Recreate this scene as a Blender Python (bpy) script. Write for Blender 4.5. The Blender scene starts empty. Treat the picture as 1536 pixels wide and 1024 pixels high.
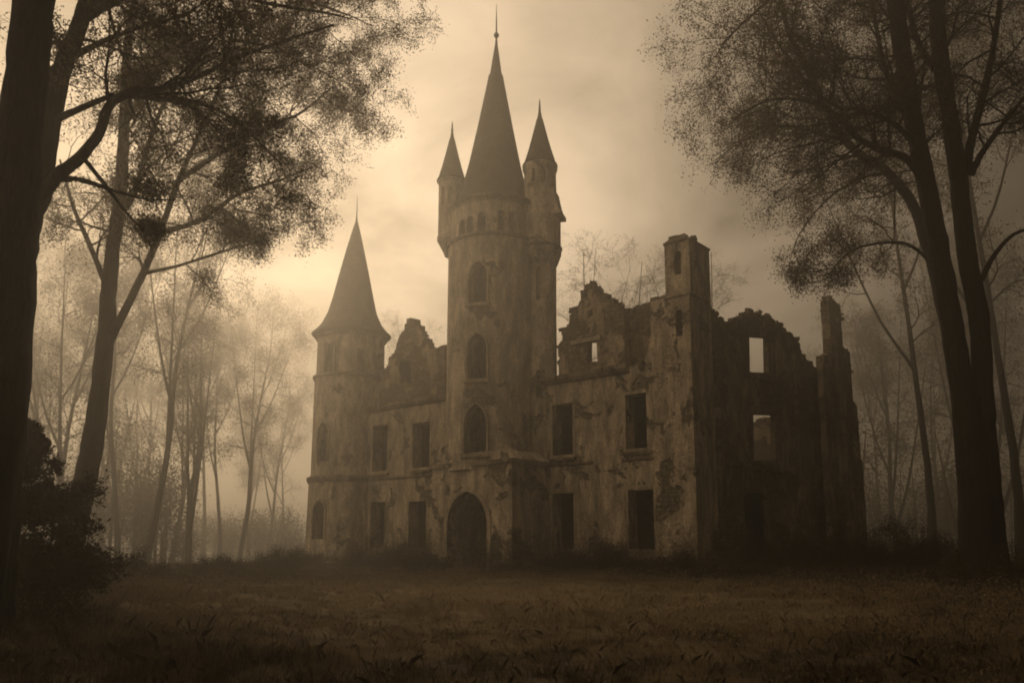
import bpy, bmesh, math, random
import numpy as np
from mathutils import Vector, Matrix
R = math.radians
rng = np.random.default_rng(7)
random.seed(7)
SC = bpy.context.scene
COL = SC.collection

# ------------------------------------------------------------------ camera
F_PX, CX, CY, PITCH = 1200.0, 768.0, 633.0, R(8.5)
EYE = 1.6
cam_d = bpy.data.cameras.new('camera')
cam = bpy.data.objects.new('camera', cam_d); COL.objects.link(cam)
cam_d.sensor_width = 36; cam_d.lens = F_PX / 1536 * 36
cam_d.shift_y = (CY - 512) / 1536
cam_d.clip_start = 0.1; cam_d.clip_end = 5000
cam.location = (0, 0, EYE); cam.rotation_euler = (R(90) + PITCH, 0, 0)
SC.camera = cam

# ------------------------------------------------------------------ light
SUN_AZ, SUN_EL = R(-24), R(22)          # measured from +Y, negative = left
SKY_STRENGTH = 0.15
SUN_STRENGTH = 1.6
SUN_ANGLE = R(14)
EXPOSURE = 0.14
HAZE_DENSITY = 0.006
HAZE_ANISO = 0.74
SEPIA = (1.0, 0.748, 0.49)
GLOW_POW, REAR_GLOW, SKY_FLOOR, LOW_SKY = 7.5, 2.5, 0.05, 0.04

w = bpy.data.worlds.new('World'); SC.world = w; w.use_nodes = True
nt = w.node_tree; nt.nodes.clear()
def N(tree, typ, **kw):
    n = tree.nodes.new(typ)
    for k, v in kw.items():
        if k.startswith('i_'):
            n.inputs[k[2:].replace('_', ' ')].default_value = v
        else: setattr(n, k, v)
    return n
def math_node(tree, op, a, b=None, clamp=False):
    n = tree.nodes.new('ShaderNodeMath'); n.operation = op; n.use_clamp = clamp
    for i, v in enumerate((a, b)):
        if v is None: continue
        if isinstance(v, (int, float)): n.inputs[i].default_value = v
        else: tree.links.new(v, n.inputs[i])
    return n.outputs[0]
L = nt.links.new
tc = N(nt, 'ShaderNodeTexCoord')
sep = N(nt, 'ShaderNodeSeparateXYZ'); L(tc.outputs['Generated'], sep.inputs[0])
zc = math_node(nt, 'MAXIMUM', sep.outputs[2], 0.06)
comb = N(nt, 'ShaderNodeCombineXYZ'); L(sep.outputs[0], comb.inputs[0]); L(sep.outputs[1], comb.inputs[1]); L(zc, comb.inputs[2])
sky = N(nt, 'ShaderNodeTexSky', sky_type='NISHITA', sun_disc=False, sun_elevation=SUN_EL, sun_rotation=SUN_AZ, air_density=1.0, dust_density=4.0, altitude=50)
L(comb.outputs[0], sky.inputs[0])
bw = N(nt, 'ShaderNodeRGBToBW'); L(sky.outputs[0], bw.inputs[0])
skyl = math_node(nt, 'MINIMUM', bw.outputs[0], 9.0)
# cloud sheet: direction projected on a plane overhead
zz = math_node(nt, 'ADD', zc, 0.35)
cp = N(nt, 'ShaderNodeVectorMath', operation='DIVIDE'); L(comb.outputs[0], cp.inputs[0])
c3 = N(nt, 'ShaderNodeCombineXYZ'); [L(zz, c3.inputs[i]) for i in range(3)]; L(c3.outputs[0], cp.inputs[1])
nz = N(nt, 'ShaderNodeTexNoise', i_Scale=2.6, i_Detail=7.0, i_Roughness=0.56, i_Distortion=0.35)
L(cp.outputs[0], nz.inputs['Vector'])
cr = N(nt, 'ShaderNodeMapRange', i_From_Min=0.32, i_From_Max=0.68, i_To_Min=0.42, i_To_Max=1.48)
L(nz.outputs[0], cr.inputs['Value'])
# veiled sun: broad glow of thin cloud round the sun's direction
GD = Vector((math.sin(R(-9)) * math.cos(R(21)), math.cos(R(-9)) * math.cos(R(21)), math.sin(R(21))))
nrm = N(nt, 'ShaderNodeVectorMath', operation='NORMALIZE'); L(tc.outputs['Generated'], nrm.inputs[0])
dt = N(nt, 'ShaderNodeVectorMath', operation='DOT_PRODUCT'); L(nrm.outputs[0], dt.inputs[0]); dt.inputs[1].default_value = GD
gl = math_node(nt, 'MULTIPLY', math_node(nt, 'POWER', math_node(nt, 'MAXIMUM', dt.outputs['Value'], 0.0), GLOW_POW), 0.98)
# fill glow added to unseen sky behind the left shoulder, lights castle's front
BD = Vector((-0.80, -0.42, 0.42)).normalized()
db = N(nt, 'ShaderNodeVectorMath', operation='DOT_PRODUCT'); L(nrm.outputs[0], db.inputs[0]); db.inputs[1].default_value = BD
bk_ = math_node(nt, 'MULTIPLY', math_node(nt, 'POWER', math_node(nt, 'MAXIMUM', db.outputs['Value'], 0.0), 2.5), REAR_GLOW)
glow = math_node(nt, 'ADD', math_node(nt, 'ADD', gl, bk_), SKY_FLOOR)
# the lowest sky lies behind kilometres of dim wet air
low = N(nt, 'ShaderNodeMapRange', i_From_Min=-0.02, i_From_Max=0.42, i_To_Min=LOW_SKY, i_To_Max=1.0); low.interpolation_type = 'SMOOTHSTEP'
nz_ = N(nt, 'ShaderNodeSeparateXYZ'); L(nrm.outputs[0], nz_.inputs[0]); L(nz_.outputs[2], low.inputs['Value'])
glow = math_node(nt, 'MULTIPLY', glow, low.outputs[0])
# the cloud layer is evened out by the mist: half Nishita, half even
base = math_node(nt, 'ADD', math_node(nt, 'MULTIPLY', skyl, 0.25), 3.2)
val = math_node(nt, 'MULTIPLY', math_node(nt, 'MULTIPLY', base, cr.outputs[0]), glow)
tint = N(nt, 'ShaderNodeVectorMath', operation='SCALE'); tint.inputs[0].default_value = SEPIA
L(val, tint.inputs['Scale'])
bg = N(nt, 'ShaderNodeBackground', i_Strength=SKY_STRENGTH); L(tint.outputs[0], bg.inputs[0])
L(bg.outputs[0], N(nt, 'ShaderNodeOutputWorld').inputs[0])

sl = bpy.data.lights.new('sun', 'SUN'); sl.energy = SUN_STRENGTH; sl.angle = SUN_ANGLE; sl.color = (1.0, 0.735, 0.46)
sun = bpy.data.objects.new('sun', sl); COL.objects.link(sun)
sd = Vector((math.sin(SUN_AZ) * math.cos(SUN_EL), math.cos(SUN_AZ) * math.cos(SUN_EL), math.sin(SUN_EL)))
sun.rotation_euler = sd.to_track_quat('Z', 'Y').to_euler(); sun.location = sd * 100

SC.view_settings.view_transform = 'Standard'; SC.view_settings.look = 'None'
SC.view_settings.exposure = EXPOSURE; SC.view_settings.gamma = 1
SC.render.engine = 'CYCLES'
cy = SC.cycles
cy.use_denoising = True
cy.filter_width = 1.9
cy.max_bounces = 5; cy.diffuse_bounces = 2; cy.volume_bounces = 0; cy.transparent_max_bounces = 4
cy.sample_clamp_indirect = 4

# ------------------------------------------------------------------ survey: sight lines to real planes
CA = R(-40.9)                            # heading of the castle's front
C0 = Vector((9.7, 42.0, 0.0))            # its right front corner
ca, sa = math.cos(CA), math.sin(CA)
def ray(px, py):
    a, b = px - CX, CY - py
    return (a, F_PX * math.cos(PITCH) - b * math.sin(PITCH), F_PX * math.sin(PITCH) + b * math.cos(PITCH))
def rot(x, y): return (x * ca + y * sa, -x * sa + y * ca)
def loc(x, y): return rot(x - C0.x, y - C0.y)
def at_front(px, py, Y=0.0):
    d = ray(px, py); o = loc(0, 0); e = rot(d[0], d[1]); t = (Y - o[1]) / e[1]
    return (o[0] + t * e[0], EYE + t * d[2])
def at_side(px, py, X=0.0):
    d = ray(px, py); o = loc(0, 0); e = rot(d[0], d[1]); t = (X - o[0]) / e[0]
    return (o[1] + t * e[1], EYE + t * d[2])
def at_depth(px, py, Y):
    d = ray(px, py); t = Y / d[1]
    return Vector((t * d[0], Y, EYE + t * d[2]))
def z_at(px, py, x, y):                  # height above the castle-local point (x, y)
    wx = C0.x + x * ca - y * sa; wy = C0.y + x * sa + y * ca
    d = ray(px, py); return EYE + wy / d[1] * d[2]

# ------------------------------------------------------------------ materials
def mat(name, col, rough=0.9):
    m = bpy.data.materials.new(name); m.use_nodes = True
    b = m.node_tree.nodes['Principled BSDF']; b.inputs['Base Color'].default_value = (*col, 1); b.inputs['Roughness'].default_value = rough
    b.inputs['Specular IOR Level'].default_value = 0.15
    return m, m.node_tree, b
def ramp(t, fac, stops):
    r = t.nodes.new('ShaderNodeValToRGB'); e = r.color_ramp.elements
    while len(e) < len(stops): e.new(0.5)
    for el, (p, c) in zip(e, stops): el.position = p; el.color = (*c, 1)
    t.links.new(fac, r.inputs[0]); return r.outputs[0]
def noise(t, vec, scale, detail=5, rough=0.6, dist=0.0):
    n = N(t, 'ShaderNodeTexNoise', i_Scale=scale, i_Detail=float(detail), i_Roughness=rough, i_Distortion=dist)
    t.links.new(vec, n.inputs['Vector']); return n.outputs[0]
def mixc(t, fac, a, b, mode='MIX'):
    n = t.nodes.new('ShaderNodeMix'); n.data_type = 'RGBA'; n.blend_type = mode
    for s, v in ((0, fac), (6, a), (7, b)):
        if isinstance(v, (int, float)): n.inputs[s].default_value = v
        elif isinstance(v, tuple): n.inputs[s].default_value = (*v, 1)
        else: t.links.new(v, n.inputs[s])
    return n.outputs[2]
def bump(t, b, h, strength, dist):
    n = N(t, 'ShaderNodeBump', i_Strength=strength, i_Distance=dist); t.links.new(h, n.inputs['Height'])
    t.links.new(n.outputs[0], b.inputs['Normal'])

def masonry(name, light, dark, patch_bias=0.5):
    m, t, b = mat(name, light, 0.95)
    o = N(t, 'ShaderNodeTexCoord').outputs['Object']
    mp = N(t, 'ShaderNodeMapping'); mp.inputs['Scale'].default_value = (1, 1, 0.32); t.links.new(o, mp.inputs[0])
    big = noise(t, o, 0.42, 8, 0.68, 0.35)             # fallen plaster patches
    streak = noise(t, mp.outputs[0], 1.5, 8, 0.72, 0.2) # damp runs
    fine = noise(t, o, 6.0, 6, 0.7)
    grit = noise(t, o, 28.0, 3, 0.7)
    patch = N(t, 'ShaderNodeMapRange', i_From_Min=patch_bias - 0.015, i_From_Max=patch_bias + 0.02); t.links.new(big, patch.inputs['Value'])
    c1 = ramp(t, streak, [(0.36, tuple(v * 0.4 for v in light)), (0.5, tuple(v * 0.8 for v in light)), (0.64, tuple(min(1, v * 1.35) for v in light))])
    # bare stone courses where plaster is gone
    br = N(t, 'ShaderNodeTexBrick', i_Scale=1.0, i_Mortar_Size=0.02, i_Brick_Width=0.55, i_Row_Height=0.24)
    sw = N(t, 'ShaderNodeSeparateXYZ'); t.links.new(o, sw.inputs[0])
    cw = N(t, 'ShaderNodeCombineXYZ'); t.links.new(math_node(t, 'ADD', sw.outputs[0], sw.outputs[1]), cw.inputs[0]); t.links.new(sw.outputs[2], cw.inputs[1])
    wob = N(t, 'ShaderNodeVectorMath', operation='MULTIPLY_ADD'); nn = N(t, 'ShaderNodeTexNoise', i_Scale=1.5); t.links.new(o, nn.inputs['Vector'])
    t.links.new(nn.outputs[1], wob.inputs[0]); wob.inputs[1].default_value = (0.25, 0.25, 0); t.links.new(cw.outputs[0], wob.inputs[2])
    t.links.new(wob.outputs[0], br.inputs['Vector'])
    br.inputs['Color1'].default_value = (*dark, 1); br.inputs['Color2'].default_value = (*[v * 0.6 for v in dark], 1); br.inputs['Mortar'].default_value = (*[v * 0.45 for v in dark], 1)
    c2 = mixc(t, 0.75, br.outputs[0], ramp(t, fine, [(0.3, (0.4, 0.4, 0.4)), (0.7, (1.3, 1.3, 1.3))]), 'MULTIPLY')
    c = mixc(t, patch.outputs[0], c1, c2)
    c = mixc(t, 0.6, c, ramp(t, fine, [(0.34, (0.5, 0.5, 0.5)), (0.66, (1.2, 1.2, 1.2))]), 'MULTIPLY')
    c = mixc(t, 0.75, c, ramp(t, noise(t, o, 13.0, 5, 0.8), [(0.38, (0.5, 0.5, 0.5)), (0.62, (1.4, 1.4, 1.4))]), 'MULTIPLY')
    t.links.new(c, b.inputs['Base Color'])
    h = math_node(t, 'ADD', math_node(t, 'MULTIPLY', fine, 0.5), math_node(t, 'MULTIPLY', grit, 0.25))
    h = math_node(t, 'ADD', h, math_node(t, 'MULTIPLY', patch.outputs[0], -0.7))
    h = math_node(t, 'ADD', h, math_node(t, 'MULTIPLY', math_node(t, 'MULTIPLY', br.outputs[1], patch.outputs[0]), -0.3))
    bump(t, b, h, 1.0, 0.16)
    return m
M_PLASTER = masonry('weathered_plaster', (0.47, 0.385, 0.275), (0.24, 0.205, 0.14), 0.565)
M_TOWER = masonry('tower_plaster', (0.52, 0.43, 0.31), (0.30, 0.248, 0.17), 0.60)
M_RUIN = masonry('bare_masonry', (0.36, 0.285, 0.19), (0.25, 0.195, 0.125), 0.48)
M_TRIM = masonry('stone_trim', (0.45, 0.365, 0.255), (0.3, 0.24, 0.16), 0.66)
M_COURSE = masonry('stone_course', (0.27, 0.215, 0.145), (0.2, 0.155, 0.1), 0.56)
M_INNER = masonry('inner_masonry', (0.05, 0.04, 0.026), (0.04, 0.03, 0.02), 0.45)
def slate():
    m, t, b = mat('slate_roof', (0.06, 0.045, 0.03), 0.8)
    o = N(t, 'ShaderNodeTexCoord').outputs['Object']
    sx = N(t, 'ShaderNodeSeparateXYZ'); t.links.new(o, sx.inputs[0])
    row = math_node(t, 'FRACT', math_node(t, 'MULTIPLY', sx.outputs[2], 3.2))
    n1 = noise(t, o, 1.2, 5, 0.65); n2 = noise(t, o, 9, 4, 0.7)
    c = ramp(t, n1, [(0.3, (0.035, 0.026, 0.016)), (0.7, (0.10, 0.076, 0.047))])
    c = mixc(t, 0.5, c, ramp(t, n2, [(0.3, (0.5, 0.5, 0.5)), (0.7, (1.3, 1.3, 1.3))]), 'MULTIPLY')
    t.links.new(c, b.inputs['Base Color'])
    bump(t, b, math_node(t, 'ADD', math_node(t, 'MULTIPLY', row, -0.8), n2), 1.0, 0.1)
    return m
M_SLATE = slate()
M_IRON = mat('iron', (0.04, 0.03, 0.02), 0.6)[0]
def bark():
    m, t, b = mat('bark', (0.05, 0.036, 0.022), 0.95)
    o = N(t, 'ShaderNodeTexCoord').outputs['Object']
    mp = N(t, 'ShaderNodeMapping'); mp.inputs['Scale'].default_value = (1, 1, 0.22); t.links.new(o, mp.inputs[0])
    n1 = noise(t, mp.outputs[0], 11, 6, 0.7, 0.8); n2 = noise(t, o, 1.3, 4)
    c = ramp(t, n1, [(0.3, (0.006, 0.0045, 0.003)), (0.62, (0.032, 0.024, 0.015))])
    c = mixc(t, 0.6, c, ramp(t, n2, [(0.35, (0.5, 0.5, 0.5)), (0.65, (1.4, 1.4, 1.3))]), 'MULTIPLY')
    t.links.new(c, b.inputs['Base Color']); bump(t, b, n1, 1.0, 0.14)
    return m
M_BARK = bark()
def lit_swath(t):
    """straw-coloured dry-grass strip; brightness of the lit clearing is put into the colour"""
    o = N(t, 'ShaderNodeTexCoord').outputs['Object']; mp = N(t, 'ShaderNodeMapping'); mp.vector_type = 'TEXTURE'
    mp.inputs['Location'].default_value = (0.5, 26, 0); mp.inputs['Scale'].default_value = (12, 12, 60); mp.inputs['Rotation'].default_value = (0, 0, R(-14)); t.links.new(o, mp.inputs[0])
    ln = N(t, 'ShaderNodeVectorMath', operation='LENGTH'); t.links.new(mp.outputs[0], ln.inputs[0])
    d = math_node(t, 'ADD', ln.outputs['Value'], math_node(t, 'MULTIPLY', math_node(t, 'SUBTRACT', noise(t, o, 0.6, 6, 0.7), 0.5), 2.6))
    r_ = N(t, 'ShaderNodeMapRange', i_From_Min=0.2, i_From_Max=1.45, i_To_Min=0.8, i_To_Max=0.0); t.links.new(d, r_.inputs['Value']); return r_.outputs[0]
def leafmat(name, a, bcol, trans=0.3, straw=False):
    m = bpy.data.materials.new(name); m.use_nodes = True; t = m.node_tree; t.nodes.clear()
    o = N(t, 'ShaderNodeTexCoord').outputs['Object']
    n1 = noise(t, o, 1.7, 3)
    c = ramp(t, n1, [(0.3, a), (0.7, bcol)])
    if straw: c = mixc(t, lit_swath(t), c, (0.42, 0.33, 0.20))
    d = N(t, 'ShaderNodeBsdfDiffuse'); tr = N(t, 'ShaderNodeBsdfTranslucent'); mx = N(t, 'ShaderNodeMixShader'); mx.inputs[0].default_value = trans
    for s in (d, tr): t.links.new(c, s.inputs[0])
    t.links.new(d.outputs[0], mx.inputs[1]); t.links.new(tr.outputs[0], mx.inputs[2])
    t.links.new(mx.outputs[0], N(t, 'ShaderNodeOutputMaterial').inputs[0])
    return m
M_LEAF = leafmat('leaves', (0.05, 0.037, 0.021), (0.13, 0.10, 0.055), 0.5)
M_SHRUB = leafmat('shrub_leaves', (0.028, 0.021, 0.012), (0.065, 0.048, 0.028), 0.2)
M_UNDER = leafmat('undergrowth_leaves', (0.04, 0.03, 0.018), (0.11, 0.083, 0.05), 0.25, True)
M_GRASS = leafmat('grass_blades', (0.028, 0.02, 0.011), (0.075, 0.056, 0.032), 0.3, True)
def soil():
    m, t, b = mat('forest_floor', (0.06, 0.045, 0.028), 1.0)
    o = N(t, 'ShaderNodeTexCoord').outputs['Object']
    n1 = noise(t, o, 0.18, 5, 0.6, 0.4); n2 = noise(t, o, 3.5, 6, 0.75)
    c = ramp(t, n1, [(0.35, (0.022, 0.016, 0.009)), (0.62, (0.08, 0.059, 0.034))])
    c = mixc(t, 0.8, c, ramp(t, n2, [(0.3, (0.4, 0.4, 0.4)), (0.7, (1.5, 1.5, 1.4))]), 'MULTIPLY')
    c = mixc(t, lit_swath(t), c, (0.26, 0.2, 0.115))
    t.links.new(c, b.inputs['Base Color']); bump(t, b, n2, 1.0, 0.15)
    return m
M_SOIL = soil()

# ------------------------------------------------------------------ helpers
def mesh_obj(name, verts, faces, m, parent=None, smooth=False):
    me = bpy.data.meshes.new(name); me.from_pydata([tuple(v) for v in verts], [], faces); me.update()
    if m: me.materials.append(m)
    if smooth: me.polygons.foreach_set('use_smooth', [True] * len(me.polygons))
    o = bpy.data.objects.new(name, me); COL.objects.link(o)
    if parent: o.parent = parent
    return o
def np_mesh(name, V, Fq, m, parent=None, smooth=False):
    """V (n,3), Fq (k,c) with constant corner count"""
    me = bpy.data.meshes.new(name); k, c = Fq.shape
    me.vertices.add(len(V)); me.vertices.foreach_set('co', np.ascontiguousarray(V, dtype=np.float32).ravel())
    me.loops.add(k * c); me.loops.foreach_set('vertex_index', np.ascontiguousarray(Fq, dtype=np.int32).ravel())
    me.polygons.add(k); me.polygons.foreach_set('loop_start', np.arange(0, k * c, c, dtype=np.int32))
    me.polygons.foreach_set('loop_total', np.full(k, c, dtype=np.int32))
    if smooth: me.polygons.foreach_set('use_smooth', np.ones(k, dtype=bool))
    me.materials.append(m); me.update(calc_edges=True)
    o = bpy.data.objects.new(name, me); COL.objects.link(o)
    if parent: o.parent = parent
    return o
def tag(o, label=None, cat=None, group=None, kind=None):
    for k, v in (('label', label), ('category', cat), ('group', group), ('kind', kind)):
        if v: o[k] = v
    return o
def empty(name, location=(0, 0, 0), rz=0):
    o = bpy.data.objects.new(name, None); COL.objects.link(o); o.location = location; o.rotation_euler = (0, 0, rz); o.empty_display_size = 0.3
    return o

class MB:
    def __init__(s): s.v = []; s.f = []
    def add(s, v, f):
        n = len(s.v); s.v += [tuple(p) for p in v]; s.f += [tuple(i + n for i in q) for q in f]
    def prism(s, pts, O, U, Nn, d0, d1):
        """closed 2D outline pts (u, z) on plane O + u*U + z*up, swept along Nn from d0 to d1"""
        O, U, Nn = Vector(O), Vector(U), Vector(Nn); k = len(pts)
        a = [O + U * p[0] + Vector((0, 0, p[1])) + Nn * d0 for p in pts]; b = [q + Nn * (d1 - d0) for q in a]
        s.add(a + b, [tuple(range(k))[::-1], tuple(range(k, 2 * k))] + [(i, (i + 1) % k, (i + 1) % k + k, i + k) for i in range(k)])
    def ring(s, outer, inner, O, U, Nn, d0, d1):
        O, U, Nn = Vector(O), Vector(U), Vector(Nn); k = len(outer)
        P = [[O + U * p[0] + Vector((0, 0, p[1])) + Nn * d for p in pts] for pts in (outer, inner) for d in (d0, d1)]
        V = P[0] + P[1] + P[2] + P[3]; f = []
        for i in range(k):
            j = (i + 1) % k
            f += [(i, j, k + j, k + i), (2 * k + j, 2 * k + i, 3 * k + i, 3 * k + j), (k + i, k + j, 3 * k + j, 3 * k + i), (j, i, 2 * k + i, 2 * k + j)]
        s.add(V, f)
    def box(s, x0, x1, y0, y1, z0, z1):
        s.prism([(x0, z0), (x1, z0), (x1, z1), (x0, z1)], (0, 0, 0), (1, 0, 0), (0, 1, 0), y0, y1)
    def stone(s, c, r):
        """one irregular block"""
        m = Matrix.Rotation(random.uniform(-.4, .4), 3, random.choice('XYZ')) @ Matrix.Rotation(random.random() * 3, 3, 'Z')
        V = [Vector(c) + m @ Vector((sx * r * random.uniform(.6, 1.2), sy * r * random.uniform(.5, 1), sz * r * random.uniform(.35, .75))) for sx in (-1, 1) for sy in (-1, 1) for sz in (-1, 1)]
        s.add(V, [(0, 1, 3, 2), (4, 6, 7, 5), (0, 4, 5, 1), (2, 3, 7, 6), (0, 2, 6, 4), (1, 5, 7, 3)])
    def lathe(s, prof, c, seg=64, close=True, lean=(0, 0), wob=0.0):
        """prof: (r, z) list, closed loop if close; lean shifts x,y with height above the first point"""
        k = len(prof); z0 = prof[0][1]; H = max(1e-6, max(p[1] for p in prof) - z0); V = []
        for i in range(seg):
            a = 2 * math.pi * i / seg
            for r, z in prof:
                q = (z - z0) / H; rr = r * (1 + (wob * math.sin(a * 5 + z * 2.3) if wob else 0))
                V.append((c[0] + rr * math.cos(a) + lean[0] * q, c[1] + rr * math.sin(a) + lean[1] * q, z))
        f = []
        for i in range(seg):
            j = (i + 1) % seg
            for q in range(k if close else k - 1):
                p = (q + 1) % k; f.append((i * k + q, j * k + q, j * k + p, i * k + p))
        s.add(V, f)
    def build(s, name, m, parent=None, smooth=False): return mesh_obj(name, s.v, s.f, m, parent, smooth)

def cut(o, cutters):
    """carve the cutter solid out of o, then delete the cutter"""
    for c in cutters:
        bm = bmesh.new(); bm.from_mesh(c.data); bmesh.ops.recalc_face_normals(bm, faces=bm.faces); bm.to_mesh(c.data); bm.free()
    bm = bmesh.new(); bm.from_mesh(o.data); bmesh.ops.recalc_face_normals(bm, faces=bm.faces); bm.to_mesh(o.data); bm.free()
    for c in cutters:
        c.parent = o.parent
        md = o.modifiers.new('cut', 'BOOLEAN'); md.operation = 'DIFFERENCE'; md.solver = 'EXACT'; md.object = c
    bpy.context.view_layer.update()
    dg = bpy.context.evaluated_depsgraph_get()
    me = bpy.data.meshes.new_from_object(o.evaluated_get(dg)); o.modifiers.clear()
    old = o.data; o.data = me; me.name = old.name; bpy.data.meshes.remove(old)
    for c in cutters: bpy.data.objects.remove(c, do_unlink=True)
def recalc(o):
    bm = bmesh.new(); bm.from_mesh(o.data); bmesh.ops.recalc_face_normals(bm, faces=bm.faces); bm.to_mesh(o.data); bm.free(); return o

def rect(w, h, cx=0, z=0): return [(cx - w / 2, z), (cx + w / 2, z), (cx + w / 2, z + h), (cx - w / 2, z + h)]
def pointed(w, h, cx=0, z=0, k=7, e=0.75):
    """two-centred arch outline, width w, full height h; e = how far the arcs' centres lie past the middle"""
    Ra = (1 + e) * w / 2; phi = math.acos(e / (1 + e)); ah = Ra * math.sin(phi); s = z + h - ah; c = -e * w / 2
    right = [(cx + c + Ra * math.cos(phi * i / k), s + Ra * math.sin(phi * i / k)) for i in range(k + 1)]
    return [(cx - w / 2, z), (cx + w / 2, z)] + right + [(2 * cx - x, y) for x, y in right[-2::-1]]
def arch(w, h, cx=0, z=0, k=9, rise=0.5):
    ah = w * rise; s = z + h - ah; pts = [(cx - w / 2, z), (cx + w / 2, z)]
    for i in range(2 * k + 1):
        t = math.pi * i / (2 * k); pts.append((cx + w / 2 * math.cos(t), s + ah * math.sin(t)))
    return pts
def ragged(pts, step=0.32, amp=0.12):
    """broken masonry edge between the given points"""
    out = [pts[0]]
    for (x0, z0), (x1, z1) in zip(pts, pts[1:]):
        n = max(1, int(math.hypot(x1 - x0, z1 - z0) / step))
        px_, pz_ = x0, z0
        for i in range(1, n + 1):
            t = i / n; x = x0 + (x1 - x0) * t; z = z0 + (z1 - z0) * t
            if i < n: x += random.uniform(-amp, amp) * .6; z += random.uniform(-amp, amp)
            if random.random() < 0.85: out.append((x - (x - px_) * .08, pz_ + (z - pz_) * 0.06))
            out.append((x, z)); px_, pz_ = x, z
    return out
def stones_along(mb, pts, O, U, Nn, d0, d1, dens=3.0, r=0.16):
    O, U, Nn = Vector(O), Vector(U), Vector(Nn)
    for (x0, z0), (x1, z1) in zip(pts, pts[1:]):
        Ls = math.hypot(x1 - x0, z1 - z0)
        for _ in range(int(Ls * dens + random.random())):
            t = random.random(); d = random.uniform(d0, d1)
            mb.stone(O + U * (x0 + (x1 - x0) * t) + Vector((0, 0, z0 + (z1 - z0) * t - 0.03)) + Nn * d, r * random.uniform(.5, 1.2))

# ------------------------------------------------------------------ ground
def ground_z(x, y):
    x = np.asarray(x, float); y = np.asarray(y, float)
    z = 0.10 * np.sin(x * .21 + 1.3) * np.cos(y * .17) + 0.06 * np.sin(x * .63 + y * .41) + 0.03 * np.sin(x * 1.7 - y * 1.1)
    z = z + 0.9 / (1 + np.exp((x + 15 + (y - 20) * .12) / 2.5)) * np.clip((y - 4) / 10, 0, 1) * np.exp(-((y - 22) / 30) ** 2)   # bank under the left trees
    z = z + 0.5 / (1 + np.exp(-(x - 19) / 2.5)) * np.exp(-((y - 32) / 18) ** 2)
    lx = (x - C0.x) * ca + (y - C0.y) * sa; ly = -(x - C0.x) * sa + (y - C0.y) * ca
    d = np.hypot(np.maximum(np.maximum(-35 - lx, lx - 3), 0), np.maximum(np.maximum(-8 - ly, ly - 45), 0))
    k = np.clip((d - 3) / 34, 0, 1) * np.clip((y - 40) / 12, 0, 1); k = k * k * (3 - 2 * k)
    return z - 0.05 - 6.5 * k                          # the wood stands in a hollow on either side of the castle's rise
gx = np.concatenate([np.linspace(-420, -60, 25)[:-1], np.linspace(-60, 60, 161), np.linspace(60, 420, 25)[1:]])
gy = np.concatenate([np.linspace(-60, -8, 12)[:-1], np.linspace(-8, 90, 131), np.linspace(90, 620, 30)[1:]])
GX, GY = np.meshgrid(gx, gy); GZ = ground_z(GX, GY)
nx, ny = len(gx), len(gy); idx = np.arange(nx * ny).reshape(ny, nx)
FQ = np.stack([idx[:-1, :-1], idx[:-1, 1:], idx[1:, 1:], idx[1:, :-1]], -1).reshape(-1, 4)
g = np_mesh('ground', np.stack([GX, GY, GZ], -1).reshape(-1, 3), FQ, M_SOIL, None, True); tag(g, kind='structure')

# ------------------------------------------------------------------ castle
castle = empty('castle_ruin', C0, CA)
tag(castle, 'ruined pale stone castle with a tall cone-roofed round tower over a pointed entrance arch', 'castle')
NF = (0, -1, 0); UX = (1, 0, 0); NS = (1, 0, 0); UY = (0, 1, 0)

def surround(shape_fn, w, h, cx, z, O, U, Nn, parent, b=0.16, out=0.06, name='window_surround', m=None, d_in=0.05, **kw):
    mb = MB(); mb.ring(shape_fn(w + 2 * b, h + b + (b if shape_fn is rect else 0), cx, z - (b if shape_fn is rect else 0), **kw), shape_fn(w, h, cx, z, **kw), O, U, Nn, -d_in, out)
    return recalc(mb.build(name, m or M_TRIM, parent))
def sill(w, cx, z, O, U, Nn, parent, out=0.18):
    mb = MB(); mb.prism([(cx - w / 2 - .2, z - .2), (cx + w / 2 + .2, z - .2), (cx + w / 2 + .2, z - .03), (cx - w / 2 - .2, z - .03)], O, U, Nn, -0.15, out)
    return recalc(mb.build('sill', M_COURSE, parent))

# front wall of both wings -------------------------------------------------
WZ = 11.45
def front_wall(name, x0, x1, wins, parent):
    mb = MB(); mb.box(x0, x1, 0, 0.9, -0.6, WZ); o = mb.build(name, M_PLASTER, parent)
    cm = MB()
    for (a, b_, z0, z1) in wins: cm.prism(rect(b_ - a, z1 - z0, (a + b_) / 2, z0), (0, 0, 0), UX, (0, 1, 0), -0.5, 1.5)
    c = cm.build('cutter', None); cut(o, [c])
    for (a, b_, z0, z1) in wins:
        if z0 > 5:
            surround(rect, b_ - a, z1 - z0, (a + b_) / 2, z0, (0, 0, 0), UX, NF, o, 0.17, 0.035)
            sill(b_ - a, (a + b_) / 2, z0 - .15, (0, 0, 0), UX, NF, o)
        else: surround(rect, b_ - a, z1 - z0, (a + b_) / 2, z0, (0, 0, 0), UX, NF, o, 0.14, 0.025)
    return o
rw = front_wall('right_wing', -10.9, -2.45, [(-9.55, -8.02, 6.75, 9.85), (-4.3, -2.72, 6.75, 9.85), (-9.6, -8.03, 1.2, 4.45), (-4.25, -2.62, 1.2, 4.45)], castle)
lw = front_wall('left_wing', -28.5, -15.2, [(-26.62, -24.9, 6.75, 10.15), (-22.15, -20.4, 6.75, 9.95), (-26.65, -25.0, 1.2, 4.5), (-22.45, -20.65, 1.2, 4.4)], castle)
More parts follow.
